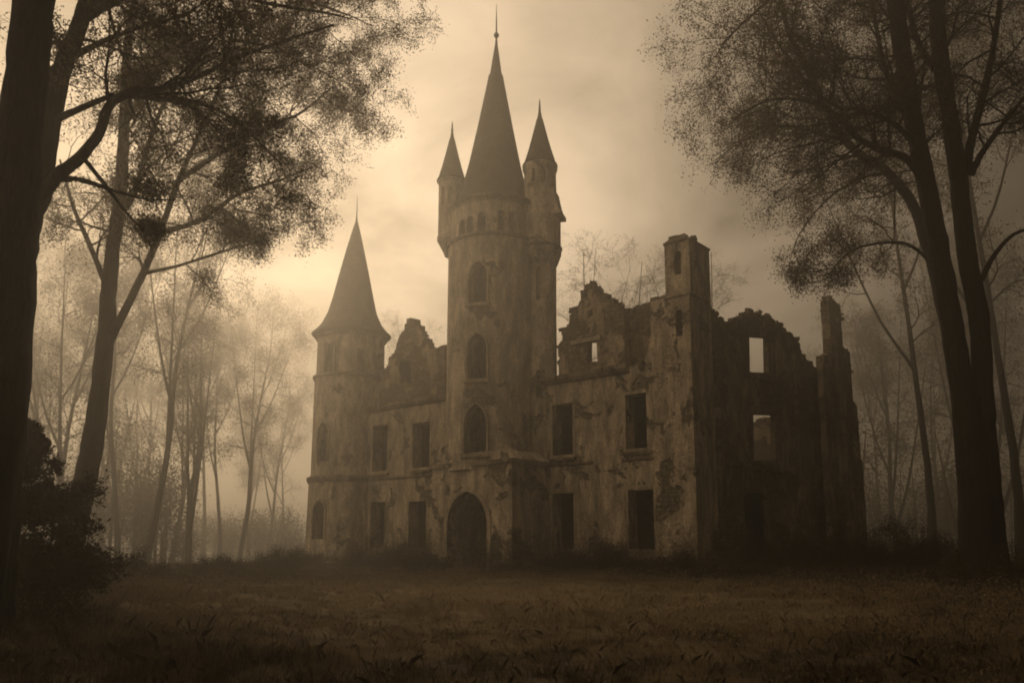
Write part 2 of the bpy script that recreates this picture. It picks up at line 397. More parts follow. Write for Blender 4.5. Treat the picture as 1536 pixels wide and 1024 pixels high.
def course(name, x0, x1, z, h, out, parent, gaps=(), y=0.0):
    """moulding along the front, with lengths that have fallen off"""
    mb = MB(); x = x0
    while x < x1:
        L_ = random.uniform(.7, 1.6); e = min(x + L_, x1)
        if not any(a < (x + e) / 2 < b_ for a, b_ in gaps) and random.random() > .06:
            k = random.uniform(.75, 1.0)
            mb.prism([(0, z), (out * k * .5, z + h * .12), (out * k, z + h * .55), (out * k, z + h), (-.1, z + h)], (x, y, 0), (0, -1, 0), (1, 0, 0), 0, (e - x) - .012)
        x = e
    return recalc(mb.build(name, M_COURSE, parent))
course('cornice', -10.8, -3.0, 11.1, .5, .38, rw, [(-4.1, -3.6)])
course('cornice', -28.3, -16.2, 11.2, .5, .36, lw)
course('string_course', -10.8, -2.5, 6.05, .22, .10, rw, [(-6.4, -4.6)])
course('string_course', -28.3, -16.2, 6.05, .22, .12, lw)
# cornice of the recess + broken plaster strip beside the corner tower
def ruin_wall(name, pts, O, U, Nn, d0, d1, parent, m=M_RUIN, base=None, jag=.3, dens=2.2, r=.19, holes=()):
    """wall with broken top edge given left to right; base = height of its foot"""
    top = ragged(pts, .36, jag)
    poly = [(pts[0][0], base), ] + top + [(pts[-1][0], base)]
    mb = MB(); mb.prism(poly, O, U, Nn, d0, d1)
    o = recalc(mb.build(name, m, parent))
    if holes:
        cm = MB()
        for hpts in holes: cm.prism(hpts, O, U, Nn, min(d0, d1) - .4, max(d0, d1) + .4)
        cut(o, [cm.build('cutter', None)])
    st = MB(); stones_along(st, top, O, U, Nn, d0, d1, dens, r)
    recalc(st.build('loose_masonry', m, o))
    return o
fr = lambda Y, *pp: [at_front(x, y, Y) for x, y in pp]
# right gable with its see-through window
GY_ = 0.25
gp = fr(GY_, (838, 545), (841, 512), (842, 492), (855, 487), (857, 461), (868, 456), (871, 440), (877, 427), (885, 420), (894, 431), (899, 441), (908, 440), (911, 449), (922, 456), (931, 464), (936, 472))
hole1 = fr(GY_, (881, 542), (896, 542), (895, 512), (881, 512)); hole2 = fr(GY_, (880, 475), (890, 473), (887, 464))
gr = ruin_wall('gable', gp, (0, GY_, 0), UX, (0, 1, 0), 0, .5, castle, M_RUIN, base=WZ - .2, holes=(hole1, hole2))
wpx = (hole1[0][0] + hole1[1][0]) / 2
mb = MB(); mb.box(hole1[0][0] - 1.1, hole1[1][0] + .35, .1, .24, hole1[2][1] + .05, hole1[2][1] + .3); recalc(mb.build('lintel', M_TRIM, gr))
# parapet run between gable and corner tower, standing further back
bp = fr(1.7, (925, 475), (935, 463), (958, 461), (962, 456), (973, 453), (975, 447), (988, 445), (1000, 438))
ruin_wall('attic_wall', bp, (0, 1.7, 0), UX, (0, 1, 0), 0, .6, castle, M_RUIN, base=WZ - .2)
# low broken bit hard against the stair turret
# left gable
lp = fr(GY_, (560, 590), (571, 566), (572, 553), (580, 548), (583, 535), (592, 525), (597, 508), (603, 497), (607, 486), (610, 478), (617, 478), (622, 488), (629, 495), (632, 505), (640, 512), (645, 524), (655, 522), (668, 518))
lg = ruin_wall('gable', lp, (0, GY_, 0), UX, (0, 1, 0), 0, .6, castle, M_RUIN, base=WZ - .2, holes=(fr(GY_, (600, 574), (616, 573), (616, 541), (600, 541)),), jag=.1, dens=2, r=.13)
# rooms behind: floors, back and cross walls, so the openings look into dark rooms
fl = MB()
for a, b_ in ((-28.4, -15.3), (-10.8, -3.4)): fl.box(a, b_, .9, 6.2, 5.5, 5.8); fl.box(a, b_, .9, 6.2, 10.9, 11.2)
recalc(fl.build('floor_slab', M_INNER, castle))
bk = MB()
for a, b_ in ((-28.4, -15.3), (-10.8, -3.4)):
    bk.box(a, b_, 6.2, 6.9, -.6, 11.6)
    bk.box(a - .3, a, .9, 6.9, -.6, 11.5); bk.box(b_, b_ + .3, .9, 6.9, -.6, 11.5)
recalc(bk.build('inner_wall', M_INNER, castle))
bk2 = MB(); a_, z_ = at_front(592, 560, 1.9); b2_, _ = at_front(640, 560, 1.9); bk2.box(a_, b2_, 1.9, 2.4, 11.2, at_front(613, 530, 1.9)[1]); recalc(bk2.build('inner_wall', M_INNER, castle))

# towers ------------------------------------------------------------------
def centre(px, Y):
    """castle-local point on the sight line px with local depth Y, and its distance scale (m per px)"""
    x, z = at_front(px, 812, Y); wy = C0.y + x * sa + Y * ca
    return (x, Y), wy / (F_PX / math.cos(PITCH))
def radial(c, ang):
    """frame on a round wall facing `ang` degrees left of the viewer"""
    wx = C0.x + c[0] * ca - c[1] * sa; wy = C0.y + c[0] * sa + c[1] * ca
    v = Vector((-wx, -wy)).normalized(); a = R(-ang); v = Vector((v.x * math.cos(a) - v.y * math.sin(a), v.x * math.sin(a) + v.y * math.cos(a)))
    n = Vector((*rot(v.x, v.y), 0)); u = Vector((-n.y, n.x, 0)); return n, u
MC, ms = centre(739, -0.7)
MR = 72 * ms
zt = lambda y, c=MC, px=739: z_at(px, y, c[0], c[1])
nfr, _u = radial(MC, 10)
MF = (MC[0] + nfr.x * MR, MC[1] + nfr.y * MR)                # nearest point of the round wall
z_par = zt(287, MF, 728); z_belt = zt(346, MF, 728) - .15
mb = MB()
mb.lathe([(MR - .9, 5.9), (MR + .08, 5.9), (MR + .02, 7.5), (MR, 14), (MR - .02, z_belt - .45), (MR - .0, z_belt - .3), (MR + .03, z_belt), (MR - .16, z_belt + .12), (MR - .2, z_par - .5), (MR - .1, z_par - .35), (MR - .1, z_par - .1), (MR - .9, z_par - .1)], MC, 96)
mt = mb.build('main_tower', M_TOWER, castle, True)
cm = MB(); TW = []
def tower_win(c, r, ang, y0, y1, wpx_, s, fn, px, **kw):
    n, u = radial(c, ang)
    zz0 = zt(y0, (c[0] + n.x * r, c[1] + n.y * r), px); zz1 = zt(y1, (c[0] + n.x * r, c[1] + n.y * r), px)
    ww = wpx_ * s / max(.3, math.cos(R(ang)))
    return (n, u, ww, zz0, zz1, fn, kw)
wins = [tower_win(MC, MR, 19, 454, 392, 26, ms, pointed, 714), tower_win(MC, MR, 19.5, 568, 499, 27, ms, pointed, 712), tower_win(MC, MR, 21, 680, 606, 32, ms, pointed, 711)]
small = [tower_win(MC, MR, a, 350, t_, w_, ms, f_, p_) for a, t_, w_, f_, p_ in ((45, 328, 8, arch, 687), (32, 323, 9, arch, 700), (15.5, 316, 12, arch, 719), (-9, 315, 9, rect, 752), (-23, 317, 9, rect, 768))]
for (n, u, ww, z0, z1, fn, kw) in wins + small:
    cm.prism(fn(ww, z1 - z0, 0, z0), (MC[0], MC[1], 0), u, n, MR - 1.6, MR + .5)
cut(mt, [cm.build('cutter', None)])
for p in mt.data.polygons: p.use_smooth = abs(p.normal.z) < 0.5 and False
for i, (n, u, ww, z0, z1, fn, kw) in enumerate(wins + small):
    rr = MR - (0.0 if i < 3 else .2)
    big = i < 3
    sag = (rr - math.sqrt(max(0, rr * rr - ((ww / 2 + .2) ** 2))))
    surround(fn, ww, z1 - z0, 0, z0, (MC[0], MC[1], 0), u, n, mt, .14 if big else .09, rr + .05, d_in=-(rr - sag - .12))
    if big: 
        s_ = MB(); s_.prism([(-ww / 2 - .25, z0 - .22), (ww / 2 + .25, z0 - .22), (ww / 2 + .25, z0 - .02), (-ww / 2 - .25, z0 - .02)], (MC[0], MC[1], 0), u, n, rr - sag - .2, rr + .2); recalc(s_.build('sill', M_TRIM, mt))
def band(name, c, r, z, h, out, parent, m=M_COURSE, seg=72):
    mb = MB(); mb.lathe([(r - .05, z), (r + out * .5, z), (r + out, z + h * .5), (r + out, z + h * .8), (r + out * .3, z + h), (r - .05, z + h)], c, seg); return recalc(mb.build(name, m, parent, False))
band('string_course', MC, MR, z_belt - .12, .26, .14, mt)
band('cornice', MC, MR - .14, z_par - .34, .3, .2, mt)
# small corbel blocks beneath the spire
# spire
def spire(c, r, z0, z1, parent, flare=.35, lean=(0, 0), seg=48, wob=0.006, fin=1.6, ball=True, name='spire'):
    H = z1 - z0; prof = [(r * .2, z0 - .02), (r, z0 - .04), (r, z0 + .03), (r * (1 - .10 * flare / .35), z0 + H * .045), (r * (.82 if flare > .2 else .9), z0 + H * .12), (r * .66, z0 + H * .26), (r * .47, z0 + H * .46), (r * .29, z0 + H * .66), (r * .2, z0 + H * .77), (r * .205, z0 + H * .775), (r * .11, z0 + H * .88), (.04, z1)]
    prof = prof[:8] + [(r * .185, z0 + H * .78), (r * .155, z0 + H * .785), (r * .08, z0 + H * .9), (.035, z1)]
    mb = MB(); mb.lathe(prof, c, seg, False, lean, wob); o = recalc(mb.build(name, M_SLATE, parent, True))
    f = MB(); cc = (c[0] + lean[0], c[1] + lean[1]); b = .16 * (fin / 1.6)
    p = [(.0, z1 - .3), (.09, z1 - .25), (.06, z1)]
    if ball: p += [(.07, z1 + .05), (.13, z1 + .12), (.19, z1 + .26), (.12, z1 + .42), (.06, z1 + .5)]
    p += [(.045, z1 + fin * .5), (.012, z1 + fin)]
    f.lathe(p, cc, 12, False); recalc(f.build('finial', M_IRON, o, True) if False else f.build('finial', M_IRON, parent, True))
    return o
z_tip = zt(64, MC, 748)
spire(MC, MR * .88, z_par - .12, z_tip, mt, .3, (.36, -.2), 72, .004, zt(12, MC, 748) - z_tip)
# left bartizan
def bartizan(c, r, z_eave, z_tip, z_bot, z_corb, parent, fin, eave=.22, lean=(0, 0)):
    mb = MB(); mb.lathe([(.05, z_corb), (r * .45, z_corb + .05), (r * .55, z_corb + .3), (r * .85, z_bot - .3), (r * 1.04, z_bot), (r * 1.04, z_bot + .25), (r * .98, z_bot + .35), (r * .97, z_eave - .3), (r * 1.05, z_eave - .15), (r * 1.05, z_eave), (.05, z_eave)], c, 40)
    t = mb.build('turret', M_TOWER, parent); cm = MB(); WW = []
    for a in (-32, 8, 42):
        n, u = radial(c, a); cm.prism(rect(.26, 1.3, 0, z_eave - 1.95), (c[0], c[1], 0), u, n, r - .35, r + .3)
    cut(t, [cm.build('cutter', None)])
    s = spire(c, r + eave, z_eave, z_tip, parent, .35, lean, 40, .004, fin, False, 'turret_spire')
    return t
LC, ls = centre(671, -2.2); z_ = lambda y: z_at(671, y, *LC)
bartizan(LC, 21 * ls, z_(272), z_(192), z_(362), z_(386), mt, z_(182) - z_(192), .12)
# lower corbel that carries it into the shaft
# right stair turret, running to the ground
RC, rs_ = centre(813, .55); zr = lambda y: z_at(813, y, *RC)
RR = 25 * rs_
mb = MB()
mb.lathe([(.3, -.5), (RR, -.5), (RR - .02, zr(455)), (RR, zr(402)), (RR + .12, zr(396)), (RR + .32, zr(384)), (RR + .34, zr(378)), (RR + .3, zr(372)), (RR + .3, zr(333)), (RR + .08, zr(322)), (RR + .02, zr(262)), (RR + .12, zr(256)), (RR + .12, zr(250)), (.3, zr(250))], RC, 48)
tt = mb.build('stair_turret', M_TOWER, castle)
cm = MB()
for a, y0, y1, wv in ((8, 457, 408, .34), (24, 282, 262, .25), (-14, 282, 262, .25), (8, 600, 560, .3)):
    n, u = radial(RC, a); cm.prism(arch(wv, zr(y1) - zr(y0), 0, zr(y0)), (RC[0], RC[1], 0), u, n, RR - .45, RR + .5)
cut(tt, [cm.build('cutter', None)])
band('corbel', RC, RR + .28, zr(378), .22, .12, tt, seg=40)
# sloping stone hood on the turret's right flank
hd = MB(); hr = RR
n_, u_ = radial(RC, -75)
hd.prism([(-.75, zr(331)), (.75, zr(331)), (.75, zr(322)), (.3, zr(300)), (-.3, zr(300)), (-.75, zr(322))], (RC[0], RC[1], 0), u_, n_, 0, RR + .42)
hood = MB(); zA, zB = zr(330), zr(292)
for i in range(7):
    k0 = i / 7; hood.prism([(-.8, zA + (zB - zA) * k0), (.8, zA + (zB - zA) * k0), (.8, zA + (zB - zA) * (k0 + .143)), (-.8, zA + (zB - zA) * (k0 + .143))], (RC[0], RC[1], 0), u_, n_, 0, RR + .52 - .48 * (k0 ** .6))
recalc(hood.build('stone_hood', M_TOWER, tt))
spire(RC, RR + .14, zr(250), zr(160), tt, .35, (0, 0), 40, .004, zr(148) - zr(160), False, 'turret_spire')

# entrance block under the main tower
PX0, PX1, PYF = -16.35, -9.75, -3.55
po = MB(); po.box(PX0, PX1, PYF, -.02, -.6, 6.1); porch = po.build('entrance_block', M_PLASTER, castle)
cm = MB(); cm.prism(pointed(3.3, 5.3, -13.3, -.7, 10, .22), (0, 0, 0), UX, (0, 1, 0), PYF - 1, 1.2)
cut(porch, [cm.build('cutter', None)])
surround(pointed, 3.3, 5.3, -13.3, -.7, (0, PYF, 0), UX, NF, porch, .3, .07, 'arch_surround', k=10, e=.22)
cs = MB(); cs.box(PX0 - .14, PX1 + .14, PYF - .14, -.03, 6.103, 6.36); recalc(cs.build('string_course', M_COURSE, porch))
cs = MB()
cs.prism([(PX0 - .05, 6.363), (PX1 + .05, 6.363), (PX1 - .6, 6.95), (PX0 + .6, 6.95)], (0, 0, 0), UX, (0, 1, 0), PYF + .35, -.1); recalc(cs.build('weathering', M_TOWER, porch))
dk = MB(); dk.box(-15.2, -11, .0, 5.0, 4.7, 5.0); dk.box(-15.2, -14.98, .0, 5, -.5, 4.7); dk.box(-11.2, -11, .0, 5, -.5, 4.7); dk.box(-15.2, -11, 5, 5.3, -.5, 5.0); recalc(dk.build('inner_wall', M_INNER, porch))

# left round tower ----------------------------------------------------------
TC, ts = centre(518, 0.3); zl = lambda y: z_at(518, y, *TC)
TR = 53.5 * ts
mb = MB()
zs = zl(571)
mb.lathe([(TR - .8, -.5), (TR + .28, -.5), (TR + .16, 6.0), (TR + .04, 6.35), (TR, zs - .3), (TR + .04, zs), (TR - .1, zs + .1), (TR - .12, zl(508) - .3), (TR + .0, zl(508)), (TR - .8, zl(508))], TC, 80)
lt = mb.build('left_tower', M_TOWER, castle)
cm = MB(); LWN = []
tl = lambda ang, y0, y1, w_, fn, px, r=TR: (lambda nu: (nu[0], nu[1], w_ * ts / max(.35, math.cos(R(ang))), z_at(px, y0, TC[0] + nu[0].x * r, TC[1] + nu[0].y * r), z_at(px, y1, TC[0] + nu[0].x * r, TC[1] + nu[0].y * r), fn, r))(radial(TC, ang))
LWN = [tl(44, 692, 633, 15, pointed, 480), tl(43, 808, 750, 16, pointed, 474, TR + .2), tl(38, 560, 514, 13, rect, 484), tl(-17, 560, 524, 13, rect, 537), tl(-58, 565, 530, 7, rect, 562)]
for (n, u, ww, z0, z1, fn, r) in LWN: cm.prism(fn(ww, z1 - z0, 0, z0), (TC[0], TC[1], 0), u, n, r - 1.5, r + .6)
cut(lt, [cm.build('cutter', None)])
for (n, u, ww, z0, z1, fn, r) in LWN[:4]:
    sag = (r - math.sqrt(max(0, r * r - ((ww / 2 + .16) ** 2))))
    surround(fn, ww, z1 - z0, 0, z0, (TC[0], TC[1], 0), u, n, lt, .15, r + .03, d_in=-(r - sag - .15))
band('string_course', TC, TR + .02, zs - .1, .3, .13, lt)
band('string_course', TC, TR + .12, 6.0, .5, .22, lt)
band('cornice', TC, TR - .08, zl(513), .3, .16, lt)
# eave soffit and flared spire
def flared(c, r, z0, z1, parent, fin, lean=(0, 0)):
    H = z1 - z0
    prof = [(r * .3, z0 + .02), (r * .98, z0 - .02), (r, z0 + .06), (r * .9, z0 + H * .035), (r * .76, z0 + H * .09), (r * .62, z0 + H * .19), (r * .53, z0 + H * .30), (r * .38, z0 + H * .52), (r * .22, z0 + H * .74), (r * .11, z0 + H * .88), (.03, z1)]
    mb = MB(); mb.lathe(prof, c, 64, False, lean, .006); o = recalc(mb.build('spire', M_SLATE, parent, True))
    f = MB(); f.lathe([(0, z1 - .3), (.09, z1 - .2), (.05, z1 + .2), (.012, z1 + fin)], (c[0] + lean[0], c[1] + lean[1]), 10, False); f.build('finial', M_IRON, parent, True)
zt2 = z_at(527, 330, *TC)
flared(TC, 61 * ts, zl(505), zt2, lt, z_at(527, 296, *TC) - zt2, (.33, -.1))

# corner tower --------------------------------------------------------------
ztop = z_at(1030, 352, -.6, 0)
mb = MB(); mb.box(-2.45, 0.0, -.12, 2.35, -.6, z_at(1040, 440, 0, 0)); ct = mb.build('corner_tower', M_PLASTER, castle)
zc0 = z_at(1040, 440, 0, 0)
cm = MB(); q = at_front(1014, 505, -.12), at_front(1023, 463, -.12)
cm.prism(arch(q[1][0] - q[0][0], q[1][1] - q[0][1], (q[0][0] + q[1][0]) / 2, q[0][1]), (0, 0, 0), UX, (0, 1, 0), -.5, .5); cut(ct, [cm.build('cutter', None)])
t0 = at_front(996, 360, -.2)[0]
mb = MB(); mb.box(t0, .12, -.2, 2.15, zc0 - .05, at_front(1020, 362, -.2)[1]); up = mb.build('turret_head', M_PLASTER, ct)
cm = MB(); q2 = at_front(1012, 413, -.2), at_front(1021, 375, -.2)
cm.prism(arch(q2[1][0] - q2[0][0], q2[1][1] - q2[0][1], (q2[0][0] + q2[1][0]) / 2, q2[0][1]), (0, 0, 0), UX, (0, 1, 0), -.8, .35); cut(up, [cm.build('cutter', None)])
cp_z = at_front(1020, 362, -.2)[1]
# broken capping: four leaning slopes and lumps
mb = MB(); x0, x1, y0, y1 = t0 - .05, .18, -.26, 2.2
V = [(x0, y0, cp_z), (x1, y0, cp_z), (x1, y1, cp_z), (x0, y1, cp_z), (x0 + .35, y0 + .5, cp_z + .55), (x1 - .55, y0 + .5, cp_z + .6), (x1 - .6, y1 - .6, cp_z + .45), (x0 + .4, y1 - .6, cp_z + .5)]
V = V[:4] + [(a, b, c + .1) for a, b, c in V[:4]] + V[4:]
mb.add(V, [(3, 2, 1, 0)] + [(i, (i + 1) % 4, 4 + (i + 1) % 4, 4 + i) for i in range(4)] + [(4 + i, 4 + (i + 1) % 4, 8 + (i + 1) % 4, 8 + i) for i in range(4)] + [(8, 9, 10, 11)])
stones_along(mb, [(x0 + .3, cp_z + .5), (x1 - .5, cp_z + .6)], (0, 0, 0), UX, (0, 1, 0), .1, 1.8, 9, .2)
stones_along(mb, [(x0 + .1, cp_z + .2), (x0 + .5, cp_z + .62)], (0, 0, 0), UX, (0, 1, 0), .1, 1.0, 6, .22)
recalc(mb.build('broken_capping', M_RUIN, ct))
# slanting plaster scar / buttress beside the tower
bt = MB(); q = fr(0, (985, 545), (1000, 550), (1012, 600), (1018, 660), (1018, 690), (985, 690))
bt.prism([(-2.9, 6.2), (-2.45, 6.2), (-2.45, 13.2), (-2.62, 12.4), (-2.9, 11.8)], (0, 0, 0), UX, (0, 1, 0), -.08, .85); recalc(bt.build('wall_scar', M_PLASTER, ct))

# side wing -------------------------------------------------------------------
si = lambda X, *pp: [at_side(x, y, X) for x, y in pp]
def to_poly(pts): return pts
SX = -0.25
tp = si(SX, (1058, 436), (1064, 448), (1068, 466), (1076, 466), (1077, 481), (1092, 483), (1100, 476), (1112, 475), (1116, 470), (1134, 469), (1148, 474), (1158, 477), (1163, 487), (1174, 490), (1180, 497), (1191, 505), (1201, 524))
tp[0] = (2.36, tp[0][1])
h_up = si(SX, (1125, 558), (1146, 556), (1145, 503), (1124, 504)); h_mid = si(SX, (1131, 690), (1157, 690), (1156, 620), (1130, 621))
dz = si(SX, (1121, 860), (1158, 860), (1158, 747), (1121, 746)); 
dcx = (dz[0][0] + dz[1][0]) / 2
h_door = arch(dz[1][0] - dz[0][0], dz[2][1] + .25 + .6, dcx, -.6, 6, .12)
for hh in (h_up, h_mid):
    for q in (1, 2): hh[q] = (hh[q][0] + .75, hh[q][1])
sw = ruin_wall('side_wing', tp, (SX, 0, 0), UY, (-1, 0, 0), 0, .36, castle, M_RUIN, base=-.6, holes=(h_up, h_mid, h_door))
for hh in (h_up, h_mid):
    mb = MB(); a, b_ = hh[0][0], hh[1][0]; zb, ztp = hh[0][1], hh[2][1]
    mb.prism([(a - .25, zb - .25), (b_ + .25, zb - .25), (b_ + .25, zb - .02), (a - .25, zb - .02)], (SX, 0, 0), UY, (1, 0, 0), -.1, .14)
    recalc(mb.build('sill', M_RUIN, sw))
band_pts = [(2.4, 5.95), (13.9, 5.95), (13.9, 6.25), (2.4, 6.25)]
mb = MB(); mb.prism(band_pts, (SX, 0, 0), UY, (1, 0, 0), -.05, .12); recalc(mb.build('string_course', M_RUIN, sw))
# shallow pilasters on the side wall
for px0, px1 in ((1072, 1079), (1192, 1203)):
    mb = MB(); a = at_side(px0, 600, SX)[0]; b_ = at_side(px1, 600, SX)[0]; tz = at_side((px0 + px1) / 2, 540 if px0 > 1100 else 500, SX)[1]
    mb.prism([(a, -.6), (b_, -.6), (b_, tz), (a, tz + .3)], (SX, 0, 0), UY, (1, 0, 0), -.05, .22)
    recalc(mb.build('pilaster', M_RUIN, sw))
y_end = at_side(1201, 600, SX)[0]
X2 = -1.0
tp2 = si(X2, (1201, 530), (1206, 530), (1214, 541), (1220, 549), (1229, 557), (1236, 556))
tp2[0] = (y_end - .05, tp2[0][1])
h_s = si(X2, (1212, 800), (1220, 800), (1220, 745), (1212, 746))
sw2 = ruin_wall('rear_side_wall', tp2 + [(tp2[-1][0] + .6, tp2[-1][1])], (X2, 0, 0), UY, (-1, 0, 0), 0, .8, castle, M_RUIN, base=-.6)
# chimney on a stepped buttress
X3 = -.1
ya = at_side(1243, 600, X3)[0]; yb = at_side(1262, 480, X3)[0]; yc = at_side(1277, 560, X3)[0]; yd = at_side(1288, 640, X3)[0]; ye = at_side(1297, 740, X3)[0]
zch = at_side(1248, 447, X3)[1]; z1_ = at_side(1270, 522, X3)[1]; z2_ = at_side(1283, 603, X3)[1]; z3_ = at_side(1292, 690, X3)[1]; z0_ = at_side(1240, 525, X3)[1]
ya2 = at_side(1243, 480, X3)[0]
cpts = [(ya - .4, z0_ - .5), (ya2 + .2, z0_), (ya2 + .2, zch - .3), (ya2 + .6, zch + .15), (ya2 + 1.1, zch), (yb - .5, zch - .1), (yb, zch - .4), (yb, z1_), (yc, z1_ - .3), (yc, z2_), (yd, z2_ - .3), (yd, z3_), (ye, z3_ - .2)]
chim = ruin_wall('chimney_stack', cpts, (X3, 0, 0), UY, (-1, 0, 0), 0, .62, castle, M_RUIN, base=-.6, jag=.09, dens=1.2, r=.18)
for px0, px1, zz_ in ((1233, 1240, 14.), (1262, 1268, 13.), (1279, 1283, 9.5)):
    mb = MB(); a = at_side(px0, 650, X3)[0]; b_ = at_side(px1, 650, X3)[0]; mb.prism([(a, -.6), (b_, -.6), (b_, zz_), (a, zz_ + .4)], (X3, 0, 0), UY, (1, 0, 0), -.05, .3)
    recalc(mb.build('pilaster', M_RUIN, chim))
# inside the side wing: low cross walls, first floor
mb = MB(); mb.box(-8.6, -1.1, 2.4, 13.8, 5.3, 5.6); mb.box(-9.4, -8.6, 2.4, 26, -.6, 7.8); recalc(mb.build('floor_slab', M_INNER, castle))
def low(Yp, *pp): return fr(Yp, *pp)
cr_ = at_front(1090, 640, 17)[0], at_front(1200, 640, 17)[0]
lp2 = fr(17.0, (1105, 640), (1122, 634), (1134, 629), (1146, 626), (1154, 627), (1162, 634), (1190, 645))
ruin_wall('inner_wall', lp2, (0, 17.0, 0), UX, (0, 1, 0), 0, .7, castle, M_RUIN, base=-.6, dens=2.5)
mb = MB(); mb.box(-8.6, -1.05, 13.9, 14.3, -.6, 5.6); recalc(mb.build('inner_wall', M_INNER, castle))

# ------------------------------------------------------------------ vegetation
class Tree:
    """tapered tubes for wood, small quads for leaves; coordinates relative to the foot"""
    def __init__(s, seed): s.rg = np.random.default_rng(seed); s.wood = [[], []]; s.wf = [[], []]; s.n = [0, 0]; s.twigs = []
    def tube(s, P, Rr, sides, lay=0):
        P = np.asarray(P, float); k = len(P)
        T = np.gradient(P, axis=0); T /= np.linalg.norm(T, axis=1, keepdims=True) + 1e-9
        ref = np.array([0.31, 0.9, 0.3]); A = np.cross(T, ref); A /= np.linalg.norm(A, axis=1, keepdims=True) + 1e-9; B = np.cross(T, A)
        a = np.arange(sides) * 2 * math.pi / sides
        V = P[:, None, :] + np.asarray(Rr)[:, None, None] * (np.cos(a)[None, :, None] * A[:, None, :] + np.sin(a)[None, :, None] * B[:, None, :])
        i = np.arange(k - 1)[:, None] * sides; j = np.arange(sides)[None, :]; j2 = (j + 1) % sides
        Fc = np.stack([i + j, i + j2, i + sides + j2, i + sides + j], -1).reshape(-1, 4) + s.n[lay]
        s.wood[lay].append(V.reshape(-1, 3)); s.wf[lay].append(Fc); s.n[lay] += k * sides
    def limb(s, pts, r0, r1, sides=8, lay=0, wob=0.03, kids=None, flare=0.0):
        """smooth branch through pts (Catmull-Rom), radius r0 -> r1"""
        pts = [np.asarray(p, float) for p in pts]; Q = [2 * pts[0] - pts[1]] + pts + [2 * pts[-1] - pts[-2]]; out = []
        for i in range(1, len(Q) - 2):
            n = 6
            for t in np.arange(n) / n:
                out.append(.5 * ((2 * Q[i]) + (-Q[i - 1] + Q[i + 1]) * t + (2 * Q[i - 1] - 5 * Q[i] + 4 * Q[i + 1] - Q[i + 2]) * t * t + (-Q[i - 1] + 3 * Q[i] - 3 * Q[i + 1] + Q[i + 2]) * t ** 3))
        out.append(Q[-2]); P = np.array(out); k = len(P); u = np.linspace(0, 1, k)
        P += (s.rg.normal(size=(k, 3)) * wob * r0) * (u[:, None] > 0)
        Rr = r0 + (r1 - r0) * u ** .9
        if flare: Rr = Rr * (1 + flare * np.exp(-u * 18))
        Rr = Rr * (1 + s.rg.normal(size=k) * .025)
        s.tube(P, Rr, sides, lay); return P, Rr
    def grow(s, p, d, L_, r, lev, droop=0.02, spread=.85, up=.12, dens=1.0, maxlev=3):
        rg = s.rg; k = 7 if lev < maxlev else 4; P = [p]; dd = d / np.linalg.norm(d)
        for i in range(k - 1):
            dd = dd + rg.normal(size=3) * (.13 + .05 * lev) + np.array([0, 0, up * .35 - droop * lev]); dd /= np.linalg.norm(dd); P.append(P[-1] + dd * L_ / (k - 1))
        P = np.array(P); Rr = r * (1 - .82 * np.linspace(0, 1, k)); s.tube(P, np.maximum(Rr, .004), (6, 5, 4, 3, 3)[min(lev, 4)], 0 if lev < 1 else 1)
        if lev >= maxlev: s.twigs.append(P); return
        n = max(2, int((9, 8, 7, 6)[min(lev, 3)] * dens))
        for c in range(n):
            t = .18 + .8 * (c + rg.random()) / n; q = t * (k - 1); i = min(int(q), k - 2); pos = P[i] + (P[i + 1] - P[i]) * (q - i); tan = P[i + 1] - P[i]; tan /= np.linalg.norm(tan)
            side = rg.normal(size=3); side -= tan * side.dot(tan); side /= np.linalg.norm(side); side[2] *= .75
            nd = tan * (1 - spread * .45) + side * spread * rg.uniform(.6, 1.1)
            s.grow(pos, nd, L_ * rg.uniform(.38, .62) * (1.1 - .4 * t), r * .48 * (1 - .5 * t), lev + 1, droop, spread, up, dens, maxlev)
    def along(s, P, Rr, n, L_, t0=.3, t1=1, lev=1, bias=None, **kw):
        k = len(P)
        for c in range(n):
            t = t0 + (t1 - t0) * (c + s.rg.random()) / n; i = min(int(t * (k - 1)), k - 2); tan = P[i + 1] - P[i]; tan = tan / np.linalg.norm(tan)
            side = s.rg.normal(size=3); side -= tan * side.dot(tan); side /= np.linalg.norm(side)
            nd = tan * .5 + side
            if bias is not None: nd = nd + np.asarray(bias)
            s.grow(P[i], nd, L_ * s.rg.uniform(.6, 1.15), min(Rr[i] * .5, L_ * .016), lev, **kw)
    def leaves(s, per, size, jit=.25):
        T = np.array([t[[0, -1]] for t in s.twigs]) if s.twigs else np.zeros((0, 2, 3))
        n = int(len(T) * per); rg = s.rg; i = rg.integers(0, len(T), n); u = rg.random((n, 1))
        c = T[i, 0] * (1 - u) + T[i, 1] * u + rg.normal(size=(n, 3)) * jit
        return quads(c, size, rg)
    def build(s, name, foot, label, cat='tree', group=None, leafm=None, per=0, size=.07, jit=.25, sizes=None):
        e = empty(name, foot); tag(e, label, cat, group)
        np_mesh('trunk', np.vstack(s.wood[0]), np.vstack(s.wf[0]), M_BARK, e, True)
        if s.wood[1]: np_mesh('branches', np.vstack(s.wood[1]), np.vstack(s.wf[1]), M_BARK, e, True)
        if per: V, Fc = s.leaves(per, size, jit); np_mesh('crown', V, Fc, leafm or M_LEAF, e)
        return e
